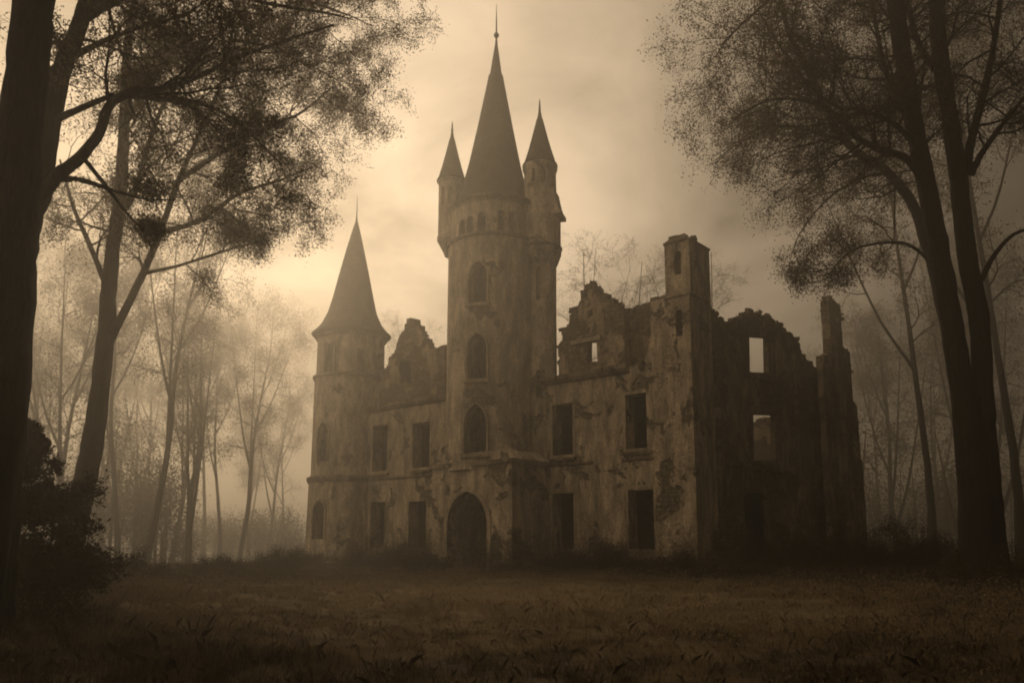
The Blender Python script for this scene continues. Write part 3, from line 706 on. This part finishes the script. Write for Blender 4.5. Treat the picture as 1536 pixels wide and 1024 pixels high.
def quads(c, size, rg, flat=0.0):
    n = len(c); a = rg.normal(size=(n, 3)); a[:, 2] *= (1 - flat * .6); a /= np.linalg.norm(a, axis=1, keepdims=True)
    b = rg.normal(size=(n, 3)); b -= a * (a * b).sum(1, keepdims=True); b /= np.linalg.norm(b, axis=1, keepdims=True)
    sz = size * rg.uniform(.55, 1.3, (n, 1)); a = a * sz; b = b * sz * .4
    V = np.stack([c - a, c - b * 1.0, c + a, c + b], 1).reshape(-1, 3); return V, np.arange(4 * n).reshape(n, 4)
def copy_tree(e, foot, rz, sc, label, group, name=None):
    r = e.copy(); COL.objects.link(r); r.location = foot; r.rotation_euler = (0, 0, rz); r.scale = sc if hasattr(sc, '__len__') else (sc,) * 3
    r['label'] = label; r['group'] = group
    for ch in list(e.children):
        c = ch.copy(); COL.objects.link(c); c.parent = r
    return r
def gpt(px, Y, dz=-.25):
    x = (px - CX) / (F_PX / math.cos(PITCH)) * Y; return Vector((x, Y, float(ground_z(x, Y)) + dz))
def rel(foot, Y0, pts):
    """sight-line points at their own distances, relative to the foot: (px, py) or (px, py, extra distance)"""
    return [np.array(at_depth(p[0], p[1], Y0 + (p[2] if len(p) > 2 else 0)) - foot) for p in pts]

# --- near left beech, trunk running up the left edge
Y = 11.0; foot = Vector((at_depth(-60, 900, Y).x, Y, -.2)); t = Tree(11)
P, Rr = t.limb([np.array((0, 0, 0))] + rel(foot, Y, [(-28, 760), (-2, 600), (10, 440), (24, 280), (38, 130), (52, 0), (64, -130), (80, -300)]), .38, .24, 14, flare=.5)
P2, R2 = t.limb(rel(foot, Y, [(58, -40), (140, -130, .5), (260, -170, 1), (400, -150, 2)]), .13, .05, 8)
t.along(P2, R2, 12, 2.4, .2, 1, 1, bias=(.2, 0, -.4))
P3, R3 = t.limb(rel(foot, Y, [(60, -90), (30, -200, -.5), (-60, -300, -1)]), .12, .04, 8); t.along(P3, R3, 6, 2.5, .2, 1, 1)
t.build('beech_tree', foot, 'thickest dark trunk at the left edge of the photo, leaning inward', per=11, size=.04, jit=.16)

# --- forked tree beside it, whose limbs carry the big canopy at upper left
Y = 14.0; foot = Vector((at_depth(-15, 900, Y).x, Y, -.2)); t = Tree(12)
P, Rr = t.limb([np.array((0, 0, 0))] + rel(foot, Y, [(2, 760), (16, 600), (26, 450), (38, 335), (58, 285)]), .33, .25, 12, flare=.5)
a1, r1 = t.limb(rel(foot, Y, [(52, 310), (72, 210, .1), (92, 110, .3), (122, 30, .6), (150, -60, 1), (185, -170, 1.5)]), .21, .12, 10)
a2, r2 = t.limb(rel(foot, Y, [(50, 318), (82, 268, -.2), (118, 238, 0), (148, 200, .3), (163, 160, .6), (196, 138, 1.2), (240, 134, 2.2), (290, 118, 3.6), (360, 86, 5.5), (430, 60, 7.5), (500, 38, 9)]), .13, .035, 9)
a3, r3 = t.limb(rel(foot, Y, [(190, 140, 1.1), (235, 148, 2.0), (285, 152, 3.2), (335, 170, 4.4), (380, 205, 5.6), (425, 250, 7)]), .075, .02, 7)
a4, r4 = t.limb(rel(foot, Y, [(84, 268, -.3), (120, 270, .2), (165, 284, .8), (215, 298, 1.4), (262, 300, 2)]), .07, .012, 6)
a5, r5 = t.limb(rel(foot, Y, [(124, 236, -.5), (150, 268, -.3), (175, 300, .2), (205, 335, .6), (240, 355, 1)]), .05, .01, 6)
a6, r6 = t.limb(rel(foot, Y, [(62, 190), (100, 172, .2), (140, 155, .5), (170, 142, .8)]), .08, .045, 7)
a7, r7 = t.limb(rel(foot, Y, [(122, 30, .6), (200, -10, 2.5), (290, -25, 5), (400, 5, 7), (490, 20, 9), (530, 30, 10)]), .1, .02, 8)
a8, r8 = t.limb(rel(foot, Y, [(100, 90, .3), (160, 60, 2), (215, 40, 3.5), (280, 20, 5), (330, -15, 6)]), .07, .02, 7)
for A_, B_, n, L_, t0 in ((a2, r2, 15, 2.6, .40), (a3, r3, 12, 2.0, .12), (a7, r7, 15, 2.6, .12), (a8, r8, 9, 2.2, .3), (a1, r1, 10, 2.4, .35), (a4, r4, 2, .7, .6), (a5, r5, 2, .6, .6)):
    t.along(A_, B_, n, L_, t0, 1, 1, bias=(.15, .1, -.12), maxlev=3)
t.build('forked_tree', foot, 'dark tree at far left whose crooked forked limbs carry the large canopy', per=17, size=.036, jit=.1)

# --- third left tree: leaning trunk with its base in the undergrowth
Y = 30.0; foot = gpt(96, Y); t = Tree(13)
P, Rr = t.limb([np.array((0, 0, 0))] + rel(foot, Y, [(114, 775), (136, 681), (149, 588), (160, 494), (166, 400), (180, 300), (186, 200), (190, 90), (205, -30)]), .46, .15, 14, flare=.45)
b1, q1 = t.limb(rel(foot, Y, [(156, 530), (180, 480, -.2), (210, 420, -.5), (240, 350, -.6), (268, 270, -.4), (300, 200, 0), (330, 130, .5), (350, 40, 1)]), .17, .06, 10)
b2, q2 = t.limb(rel(foot, Y, [(176, 330), (205, 280, .5), (225, 210, 1), (250, 150, 1), (300, 90, 1.5)]), .15, .05, 9)
b3, q3 = t.limb(rel(foot, Y, [(240, 350, -.6), (300, 330, 0), (360, 290, 1), (420, 270, 2), (470, 250, 2.5)]), .12, .03, 8)
b4, q4 = t.limb(rel(foot, Y, [(268, 270, -.4), (330, 230, .5), (400, 190, 1.5), (450, 170, 2.5), (500, 130, 3)]), .12, .03, 8)
b7, q7 = t.limb(rel(foot, Y, [(200, 0), (260, -50, 1), (350, -40, 3), (440, -5, 5), (520, 22, 6), (560, 40, 7)]), .13, .02, 8)
b8, q8 = t.limb(rel(foot, Y, [(345, 60, 1), (400, 70, 3), (455, 95, 4.5), (505, 120, 6), (525, 150, 7)]), .08, .02, 7)
b9, q9 = t.limb(rel(foot, Y, [(186, 190), (230, 120, 1), (290, 50, 2.5), (360, 20, 4), (430, 30, 5)]), .12, .03, 8)
b5, q5 = t.limb(rel(foot, Y, [(165, 440), (140, 380, .5), (110, 310, 1), (90, 240, 1.5)]), .14, .04, 8)
b6, q6 = t.limb(rel(foot, Y, [(215, 410, -.5), (262, 400, 0), (310, 385, .8), (360, 370, 1.2), (405, 360, 1.6)]), .08, .02, 7)
for A_, B_, n, L_, t0 in ((b1, q1, 15, 3.6, .3), (b2, q2, 12, 3.4, .3), (b3, q3, 14, 3.2, .2), (b4, q4, 14, 3.2, .2), (b5, q5, 8, 3, .3), (b6, q6, 8, 2.4, .3), (P, Rr, 8, 3.6, .6), (b7, q7, 22, 3.3, .15), (b8, q8, 16, 2.9, .1), (b9, q9, 18, 3.3, .15)):
    t.along(A_, B_, n, L_, t0, 1, 1, bias=(.1, 0, -.1))
t.build('leaning_tree', foot, 'tall leaning tree rising clear of the dark shrub, forked halfway up its trunk', per=24, size=.05, jit=.17)

# --- right twin-stemmed tree
Y = 29.0; foot = gpt(1484, Y); t = Tree(21)
P, Rr = t.limb([np.array((0, 0, 0))] + rel(foot, Y, [(1474, 790), (1462, 690), (1447, 600), (1429, 490), (1414, 400), (1399, 320), (1377, 215), (1355, 86), (1340, -20), (1320, -200)]), .44, .30, 14, flare=.5)
c2, s2 = t.limb(rel(foot, Y, [(1494, 860, .1), (1487, 770, .1), (1481, 680, .1), (1474, 590, .1), (1470, 490, .1), (1452, 390, 0), (1441, 300, 0), (1431, 215, 0), (1411, 86, 0), (1404, -10, 0), (1398, -150, 0)]), .41, .28, 12, flare=.4)
c3, s3 = t.limb(rel(foot, Y, [(1392, 285), (1362, 240, -.4), (1316, 222, -.8), (1284, 205, -1), (1244, 165, -1.4), (1200, 150, -1.6), (1150, 152, -1.8), (1100, 178, -2)]), 0.169, 0.026, 8)
c4, s4 = t.limb(rel(foot, Y, [(1372, 200), (1352, 160, .4), (1330, 110, .8), (1316, 50, 1.2), (1300, -40, 1.6)]), 0.156, 0.060, 8)
c5, s5 = t.limb(rel(foot, Y, [(1450, 260, .2), (1456, 215, -.3), (1478, 130, -.8), (1492, 60, -1), (1506, -40, -1.4)]), 0.182, 0.084, 8)
c6, s6 = t.limb(rel(foot, Y, [(1456, 262, .2), (1474, 228, -.5), (1505, 185, -1), (1550, 130, -1.6)]), 0.143, 0.060, 8)
c7, s7 = t.limb(rel(foot, Y, [(1472, 420, .3), (1490, 385, 0), (1520, 352, -.5), (1560, 340, -1)]), 0.117, 0.048, 7)
c8, s8 = t.limb(rel(foot, Y, [(1380, 225), (1340, 185, -.5), (1290, 165, -1), (1256, 160, -1.2), (1215, 130, -1.4), (1170, 70, -1.6), (1140, 20, -2)]), 0.117, 0.022, 7)
c9, s9 = t.limb(rel(foot, Y, [(1420, 110), (1398, 98, .4), (1376, 60, .8), (1360, 0, 1)]), 0.195, 0.096, 8)
c10, s10 = t.limb(rel(foot, Y, [(1300, -100, 0), (1240, -60, -.5), (1180, -20, -1), (1120, 30, -1.5), (1080, 70, -2)]), 0.130, 0.024, 8)
for A_, B_, n, L_, t0 in ((c3, s3, 27, 3.77, .15), (c8, s8, 25, 3.51, .15), (c4, s4, 15, 3.64, .2), (c5, s5, 11, 3.38, .3), (c6, s6, 7, 3.38, .3), (c9, s9, 10, 3.90, .3), (c10, s10, 17, 3.51, .15), (P, Rr, 10, 3.38, .72)):
    t.along(A_, B_, n, L_, t0, 1, 1, bias=(-.15, 0, -.05), droop=.03, maxlev=3)
t.build('twin_trunk_tree', foot, 'dark tree on the right with two tall trunks parting above one base', per=15, size=.045, jit=.18)

# --- tree just behind it, arching left
Y = 38.0; foot = gpt(1452, Y); t = Tree(22)
P, Rr = t.limb([np.array((0, 0, 0))] + rel(foot, Y, [(1448, 700), (1432, 560), (1412, 450), (1394, 380), (1368, 305), (1330, 258), (1282, 225), (1246, 180), (1216, 110), (1180, 40), (1160, -60)]), .40, .1, 10, flare=.4)
d2, e2 = t.limb(rel(foot, Y, [(1404, 400), (1360, 366, -.6), (1300, 368, -1), (1262, 388, -1.3), (1238, 418, -1.5), (1205, 425, -1.7)]), .1, .015, 7)
d3, e3 = t.limb(rel(foot, Y, [(1330, 258), (1290, 268, -.5), (1240, 300, -1), (1200, 350, -1.5), (1185, 390, -1.8)]), .08, .012, 7)
d4, e4 = t.limb(rel(foot, Y, [(1262, 210), (1210, 195, -.8), (1150, 188, -1.2), (1110, 210, -1.6), (1070, 235, -2)]), .08, .012, 7)
d5, e5 = t.limb(rel(foot, Y, [(1385, 350), (1386, 270, .5), (1378, 180, 1), (1390, 60, 1.5)]), .18, .06, 8)
d6, e6 = t.limb(rel(foot, Y, [(1342, 268), (1342, 330, -.2), (1340, 368, -.3)]), .05, .02, 6)
for A_, B_, n, L_, t0 in ((P, Rr, 24, 3.6, .5), (d2, e2, 10, 2.2, .2), (d3, e3, 14, 2.6, .2), (d4, e4, 16, 2.8, .2), (d5, e5, 9, 3.2, .3)):
    t.along(A_, B_, n, L_, t0, 1, 1, bias=(-.1, 0, -.05), droop=.03)
t.build('arching_tree', foot, 'slender tree behind the twin trunks, bowed left toward the castle', per=14, size=.055, jit=.22)

# --- woodland prototypes for the background
def wood_tree(seed, forks, H=24, leafy=16, size=.11, lean=.1, r=.3, first=.3):
    t = Tree(seed); rg = t.rg; pts = [np.zeros(3)]; d = np.array([lean * .5, 0, 1.0])
    for i in range(6): pts.append(pts[-1] + np.array([lean * rg.uniform(0, 1.6) + rg.normal() * .05, rg.normal() * .06, 1]) * H / 6)
    P, Rr = t.limb(pts, r, .02, 8, flare=.4)
    for f in range(forks):
        i = int(len(P) * (first + .5 * f / max(1, forks))); a = rg.uniform(0, 6.28); dirx = np.array([math.cos(a), math.sin(a) * .8, 0]); h = (H - P[i][2])
        q = [P[i]] + [P[i] + dirx * h * .42 * u ** .75 + np.array([0, 0, h * u]) for u in (.18, .4, .65, .9)]
        B, Q = t.limb(q, Rr[i] * .72, .012, 7); t.along(B, Q, 8, H * .13, .35, 1, 1)
    t.along(P, Rr, 12, H * .14, .45, 1, 1)
    return t, leafy, size
protos = []
specs = [(31, 4, 24, 6, .08, .12, .3, .3), (32, 3, 25, 6, .08, -.06, .27, .38), (33, 5, 22, 6, .08, .05, .33, .22), (34, 3, 20, 3, .06, .03, .2, .35)]
# left wood: px at ground, distance, prototype, size, label
WOODS = [
 (214, 38, 0, .98, 'slim tree forking low just right of the leaning trunk'),
 (282, 52, 2, 1.12, 'misty tree with several upright stems between the forking tree and the castle'),
 (176, 46, 1, 1.05, 'thin straight tree seen just right of the leaning trunk, behind it'),
 (88, 44, 1, 1.0, 'grey straight tree between the leaning trunk and the dark shrub'),
 (62, 48, 0, 1.1, 'pale tree rising above the dark shrub at left'),
 (30, 58, 2, 1.15, 'pale tree partly behind the thick trunk at the left edge'),
 (330, 75, 1, 1.2, 'faint tree in the mist behind the many-stemmed tree'),
 (395, 85, 0, 1.1, 'faint slim tree in the bright mist left of the castle'),
 (250, 70, 0, 1.3, 'faint tall tree between the forking tree and the many-stemmed tree'),
 (152, 72, 2, 1.25, 'faint tree directly behind the leaning trunk'),
 (425, 105, 1, 1.1, 'palest tree nearest the round tower with the cone roof'),
 (75, 80, 1, 1.3, 'faint tree in the mist above the shrub'),
 (350, 62, 0, 1.15, 'misty slanting tree at the inner edge of the left wood'),
 (305, 92, 1, 1.45, 'very faint tree behind the many-stemmed tree'),
 (205, 88, 2, 1.5, 'very faint broad tree behind the forking tree'),
 (372, 112, 2, 1.35, 'very faint broad tree in the brightest mist at left'),
 (1320, 95, 1, 1.4, 'very faint tree above the bush at the castle end'),
 (1475, 80, 1, 1.5, 'dim tall tree showing just right of the twin trunks'),
 (1398, 42, 1, 1.1, 'hazy straight tree left of the twin trunks'),
 (1425, 60, 0, 1.25, 'hazy tree seen just left of the twin trunks, behind the straight one'),
 (1345, 70, 2, 1.25, 'dim tree behind the bush at the castle end'),
 (1530, 36, 1, 1.15, 'dark tree at the right edge behind the twin trunks'),
 (1500, 62, 2, 1.3, 'dim broad tree between the twin trunks and the right edge'),
 (1400, 88, 0, 1.4, 'faintest tree in the dark mist on the right'),
]
pro = {}
for px, Yd, k, sc, lab in WOODS:
    Yd *= 1.85 if px < 768 else 1.7; sc *= 1.6; sc = (sc * .8, sc * .8, sc)
    f_ = gpt(px, Yd); gname = 'trees of the misty wood beside the castle'
    rz = random.uniform(-.7, .7)
    if k not in pro:
        t, per, sz = wood_tree(*specs[k]); e = t.build('woodland_tree', f_, lab, group=gname, per=per, size=sz, jit=.32); pro[k] = e; e.rotation_euler = (0, 0, rz); e.scale = sc
    else: copy_tree(pro[k], f_, rz, sc, lab, gname)
# far-off wood closing the view, one mass
rg = np.random.default_rng(77); tw = Tree(77); LC_ = []
for i in range(290):
    az = rg.uniform(-.72, .74); D_ = rg.uniform(115, 210)
    if i >= 150: az = rg.uniform(.36, .74) if i % 2 else rg.uniform(-.7, -.26); D_ = rg.uniform(95, 160)
    if -.36 < az < -.02 and D_ < 150: D_ += 45
    x = D_ * math.tan(az); H = rg.uniform(15, 27) * (1 if abs(az + .1) > .3 else .62); z0 = float(ground_z(x, D_)) - .3; ln = rg.normal(size=2) * 1.3
    tw.limb([np.array((x, D_, z0)), np.array((x + ln[0] * .4, D_, z0 + H * .35)), np.array((x + ln[0], D_ + ln[1], z0 + H * .9))], rg.uniform(.22, .45), .05, 5)
    m = 1100; u = rg.normal(size=(m, 3)); u /= np.linalg.norm(u, axis=1, keepdims=True); LC_.append(np.array((x + ln[0] * .8, D_, z0 + H * .68)) + u * rg.random((m, 1)) ** .45 * np.array([H * .24, H * .24, H * .36]))
V, Fc = quads(np.vstack(LC_), .2, rg); nW = sum(len(a) for a in tw.wood[0])
fw = np_mesh('distant_wood', np.vstack([np.vstack(tw.wood[0]), V]), np.vstack([np.vstack(tw.wf[0]), Fc + nW]), M_LEAF); tag(fw, 'faint far-off wood dissolving into the mist', 'wood', kind='stuff')
# bare trees beyond the castle
BARE = [(958, 84, 1.62, 'bare tree rising behind the broken gable and the square turret'), (1096, 90, 1.8, 'bare slender tree right of the square turret'), (620, 92, 1.42, 'bare crown showing behind the small left gable'), (868, 76, 1.5, 'bare tree close to the stair turret, behind the castle')]
first = None
for i, (px, Yd, sc, lab) in enumerate(BARE):
    f_ = gpt(px, Yd)
    if first is None:
        t, per, sz = wood_tree(*specs[3]); first = t.build('bare_tree', f_, lab, group='bare trees beyond the castle', per=1, size=.05, jit=.15); first.scale = (sc,) * 3
    else: copy_tree(first, f_, i * 1.7, sc, lab, 'bare trees beyond the castle')

# --- shrubs
def shrub(seed, w, h, n, size, spray=.2, sprigs=30):
    """twiggy bush: arching stems with leaf clumps"""
    rg = np.random.default_rng(seed); t = Tree(seed); C = []
    for i in range(sprigs):
        a = rg.uniform(0, 6.28); rr = w * .5 * math.sqrt(rg.random()) * 1.05; hh = h * rg.uniform(.45, 1.0) * (1 - .45 * (rr / (w * .5)) ** 2); e = np.array([math.cos(a) * rr, math.sin(a) * rr, hh])
        p0 = np.array([e[0] * .3, e[1] * .3, 0]); P, _ = t.limb([p0, (p0 + e) * .5 + np.array([0, 0, hh * .2]), e], .02, .005, 3, 0)
        m = int(n / sprigs); u = rg.random(m) ** .6; ix = (u * (len(P) - 1)).astype(int); C.append(P[ix] + rg.normal(size=(m, 3)) * spray * np.array([1, 1, .7]))
    C = np.vstack(C); C[:, 2] = np.maximum(C[:, 2], .02); return t, C
def build_shrub(name, seed, w, h, n, size, foot, label, cat='bush', group=None, **kw):
    t, C = shrub(seed, w, h, n, size, **kw); e = empty(name, foot); tag(e, label, cat, group)
    np_mesh('stems', np.vstack(t.wood[0]), np.vstack(t.wf[0]), M_BARK, e); V, Fc = quads(C, size, t.rg); np_mesh('foliage', V, Fc, M_SHRUB, e); return e
# layered dark conifer-like shrub at left
Y = 16.0; foot = gpt(-10, Y); t = Tree(41)
P, Rr = t.limb([np.zeros(3), np.array((.1, 0, 1.5)), np.array((.25, 0, 3)), np.array((.3, 0, 4.2))], .09, .02, 7)
for i in range(34):
    u = .06 + .94 * i / 34; k = int(u * (len(P) - 1)); a = t.rg.uniform(-1.2, 1.2) if i % 3 else t.rg.uniform(0, 6.28); Lb = 2.6 * (1.06 - u) * t.rg.uniform(.65, 1.05)
    t.grow(P[k], np.array([math.cos(a), math.sin(a), .18]), Lb, .03, 1, droop=.045, spread=.7, up=0, maxlev=3)
t.build('layered_shrub', foot, 'dark shrub of flat layered sprays at the foot of the left trunks', 'shrub', per=22, size=.05, jit=.06, leafm=M_SHRUB)

SH = [build_shrub('bramble_bush', 51 + i, w_, h_, n_, .05, gpt(px, Yd), lab, 'bush', 'bramble bushes along the castle foot') for i, (w_, h_, n_, px, Yd, lab) in enumerate([
    (4.2, 1.9, 9000, 425, 47, 'bramble bush left of the round left tower, in front of bright mist'),
    (3.6, 1.3, 8000, 640, 44.5, 'low bramble bush beside the left jamb of the entrance arch'),
    (6.5, 3.3, 16000, 1335, 47, 'broad dark bush against the right end of the castle')])]
SPOT = [(466, 54, 0, .75, 'small bush against the foot of the round left tower'), (540, 54, 1, .9, 'low bush under the first ground window of the left wing'), (600, 49.5, 1, .9, 'low bush under the second ground window of the left wing'),
 (775, 41, 1, .85, 'low bush at the right corner of the entrance block'), (845, 42.5, 1, .95, 'low bush under the ground window next to the entrance block'), (905, 41, 1, 1.0, 'low bush between the two ground windows of the right wing'), (968, 39.5, 1, .9, 'low bush under the ground window near the castle corner'),
 (1030, 37.5, 1, 1.0, 'bush right at the castle corner'), (1110, 42, 2, .7, 'bush left of the doorway in the dark side wall'), (1185, 44, 2, .8, 'bush right of the doorway in the dark side wall'), (1262, 46, 2, .85, 'bush under the ruined chimney'), (1378, 42, 2, .72, 'outermost bush of the dark heap right of the castle'),
 (330, 40, 0, .8, 'small bush in the clearing left of the castle'), (180, 30, 0, .8, 'bush right of the leaning trunk base'), (8, 24, 2, .4, 'bush at the left edge below the layered shrub'), (1440, 27, 2, .5, 'bush left of the twin trunk base'), (1530, 24, 2, .5, 'bush right of the twin trunk base')]
for i, (px, Yd, k, sc, lab) in enumerate(SPOT): copy_tree(SH[k], gpt(px, Yd), i * 1.3, (sc, sc, sc * (.9 + .2 * (i % 3))), lab, 'bramble bushes along the castle foot')

# --- ground cover, one mass nobody could count
def field(nt_, per, y0, y1, h, wd, seed):
    """grass in uneven tufts: blades spread outward from each tuft"""
    rg = np.random.default_rng(seed); y = y0 + (y1 - y0) * rg.random(nt_) ** 1.5; x = (rg.random(nt_) * 2 - 1) * (y * .70 + 3)
    l = np.array([rot(a, b) for a, b in zip(x - C0.x, y - C0.y)]); k = ~((l[:, 1] > -.1) & (l[:, 0] < .1) & (l[:, 0] > -32))
    k &= (np.sin(x * .9 + 2 * np.sin(y * .5)) + np.sin(x * 2.3 + y * 1.7) + rg.normal(size=nt_) * .8) > -1.3
    x, y = x[k], y[k]; nt_ = len(x)
    tall = np.exp(rg.normal(size=nt_) * .32) * (.75 + .8 * np.clip(np.sin(x * .5 + 1 + np.sin(y)) * np.sin(y * .37), 0, 1)) * (1 + .5 * np.clip((np.abs(x) - y * .3) / 6, 0, 1.5))
    rad = .07 * np.minimum(tall, 1.6) * rg.uniform(.6, 1.8, nt_)
    i = np.repeat(np.arange(nt_), per); n = len(i); off = rg.normal(size=(n, 2)) * rad[i][:, None]; X = x[i] + off[:, 0]; Y = y[i] + off[:, 1]; z = ground_z(X, Y)
    H = h * tall[i] * rg.uniform(.4, 1.2, n); a = rg.uniform(0, 6.28, n); dx, dy = np.cos(a), np.sin(a); W = wd * (.6 + Y / 26) * rg.uniform(.7, 1.3, n)
    b = off * .5 + rg.normal(size=(n, 2)) * .38 * H[:, None]
    v0 = np.stack([X - dy * W, Y + dx * W, z - .03], 1); v1 = np.stack([X + dy * W, Y - dx * W, z - .03], 1)
    m = np.stack([X + b[:, 0] * .3, Y + b[:, 1] * .3, z + H * .62], 1); e = np.stack([dy * W, -dx * W, 0 * z], 1) * .7
    tip = np.stack([X + b[:, 0], Y + b[:, 1], z + H * .95], 1)
    V = np.stack([v0, v1, m + e, tip, m - e], 1).reshape(-1, 3); return V, np.arange(n)[:, None] * 5 + np.array([[0, 1, 2, 3, 4]])
V, Fc = field(26000, 16, 5.5, 46, .13, .0042, 61)
gr_ = np_mesh('grass', V, Fc, M_GRASS); tag(gr_, 'rough dead grass over the dark clearing', 'grass', kind='stuff')
rg = np.random.default_rng(62)
# leafy undergrowth: clumps thick at both sides, thin in the clearing
n = 5200; y = 7 + 50 * rg.random(n) ** .8; x = (rg.random(n) * 2 - 1) * (y * .72 + 2)
edge = np.abs(x + 0.04 * y * 0 + 1.0) / (y * .66)
k = rg.random(n) < np.clip((edge - .3) * 1.7, .008, 1) + .8 * ((y > 34) & (x > -14)); k &= (y > 24) | (np.abs(x) > 9) | (rg.random(n) < .25)
x, y = x[k], y[k]
l = np.array([rot(a, b) for a, b in zip(x - C0.x, y - C0.y)]); k = ~((l[:, 1] > -.3) & (l[:, 0] < .4) & (l[:, 0] > -32)); x, y = x[k], y[k]
hb = rg.uniform(.15, .75, len(x)) * (.6 + .5 * np.clip(np.abs(x) / 12, 0, 1))
nf = 2300; lx = rg.uniform(-34, 2.5, nf); off = rg.random(nf) ** 1.5 * 3.4 + .25; ly = -off
inp = (lx > -16.8) & (lx < -9.2); ly[inp] -= 3.5; kk = ~(inp & (np.abs(lx + 13.3) < 1.7) & (rg.random(nf) < .75)); lx, ly, off = lx[kk], ly[kk], off[kk]
ns_ = 900; sy_ = rg.uniform(0, 30, ns_); so = rg.random(ns_) ** 1.4 * 4 + .3; lx = np.r_[lx, so]; ly = np.r_[ly, sy_]; off = np.r_[off, so]
kk = np.hypot(lx + 29.3, ly) > 3.4; lx, ly, off = lx[kk], ly[kk], off[kk]
fx_ = C0.x + lx * ca - ly * sa; fy_ = C0.y + lx * sa + ly * ca; hf = rg.uniform(.35, 1.15, len(lx)) * (2.6 - .4 * off) * (.55 + .45 * np.sin(lx * 1.1 + 2 * np.sin(ly * .7)) ** 2 + .2)
x = np.r_[x, fx_]; y = np.r_[y, fy_]; hb = np.r_[hb, hf]
cl = np.stack([x, y, ground_z(x, y)], 1); m_ = 60; c = np.repeat(cl, m_, 0); hh = np.repeat(hb, m_)
c = c + rg.normal(size=c.shape) * np.array([.28, .28, 0]); c[:, 2] += hh * rg.random(len(c)) ** .7
V, Fc = quads(c, .033, rg); ug = np_mesh('undergrowth', V, Fc, M_UNDER); tag(ug, 'dark tangled undergrowth at the edges of the clearing', 'undergrowth', kind='stuff')

rb = MB()
for i in range(260):
    u = random.random(); lx = random.uniform(-28, 1.5); ly = -random.random() ** 2 * 3 - .3
    if -17 < lx < -9.2: ly -= 3.5
    if i % 4 == 0: lx, ly = random.random() ** 2 * 3 + .3, random.uniform(0, 27)
    wx = C0.x + lx * ca - ly * sa; wy = C0.y + lx * sa + ly * ca; q_ = random.uniform(.06, .28)
    rb.stone((wx, wy, float(ground_z(wx, wy)) + q_ * .3), q_)
tag(recalc(rb.build('rubble', M_TRIM)), 'fallen stones scattered in the weeds along the castle foot', 'rubble', kind='stuff')
# ------------------------------------------------------------------ haze
hz = MB(); hz.box(-440, 440, -70, 640, -9.0, 44.0); hm = bpy.data.materials.new('mist'); hm.use_nodes = True; t = hm.node_tree; t.nodes.clear()
pv = N(t, 'ShaderNodeVolumePrincipled'); pv.inputs['Color'].default_value = (.93, .905, .83, 1); pv.inputs['Density'].default_value = HAZE_DENSITY; pv.inputs['Anisotropy'].default_value = HAZE_ANISO
t.links.new(pv.outputs[0], N(t, 'ShaderNodeOutputMaterial').inputs['Volume'])
hzo = recalc(hz.build('haze', hm)); tag(hzo, 'pale mist filling the wood and the clearing', 'mist', kind='stuff')
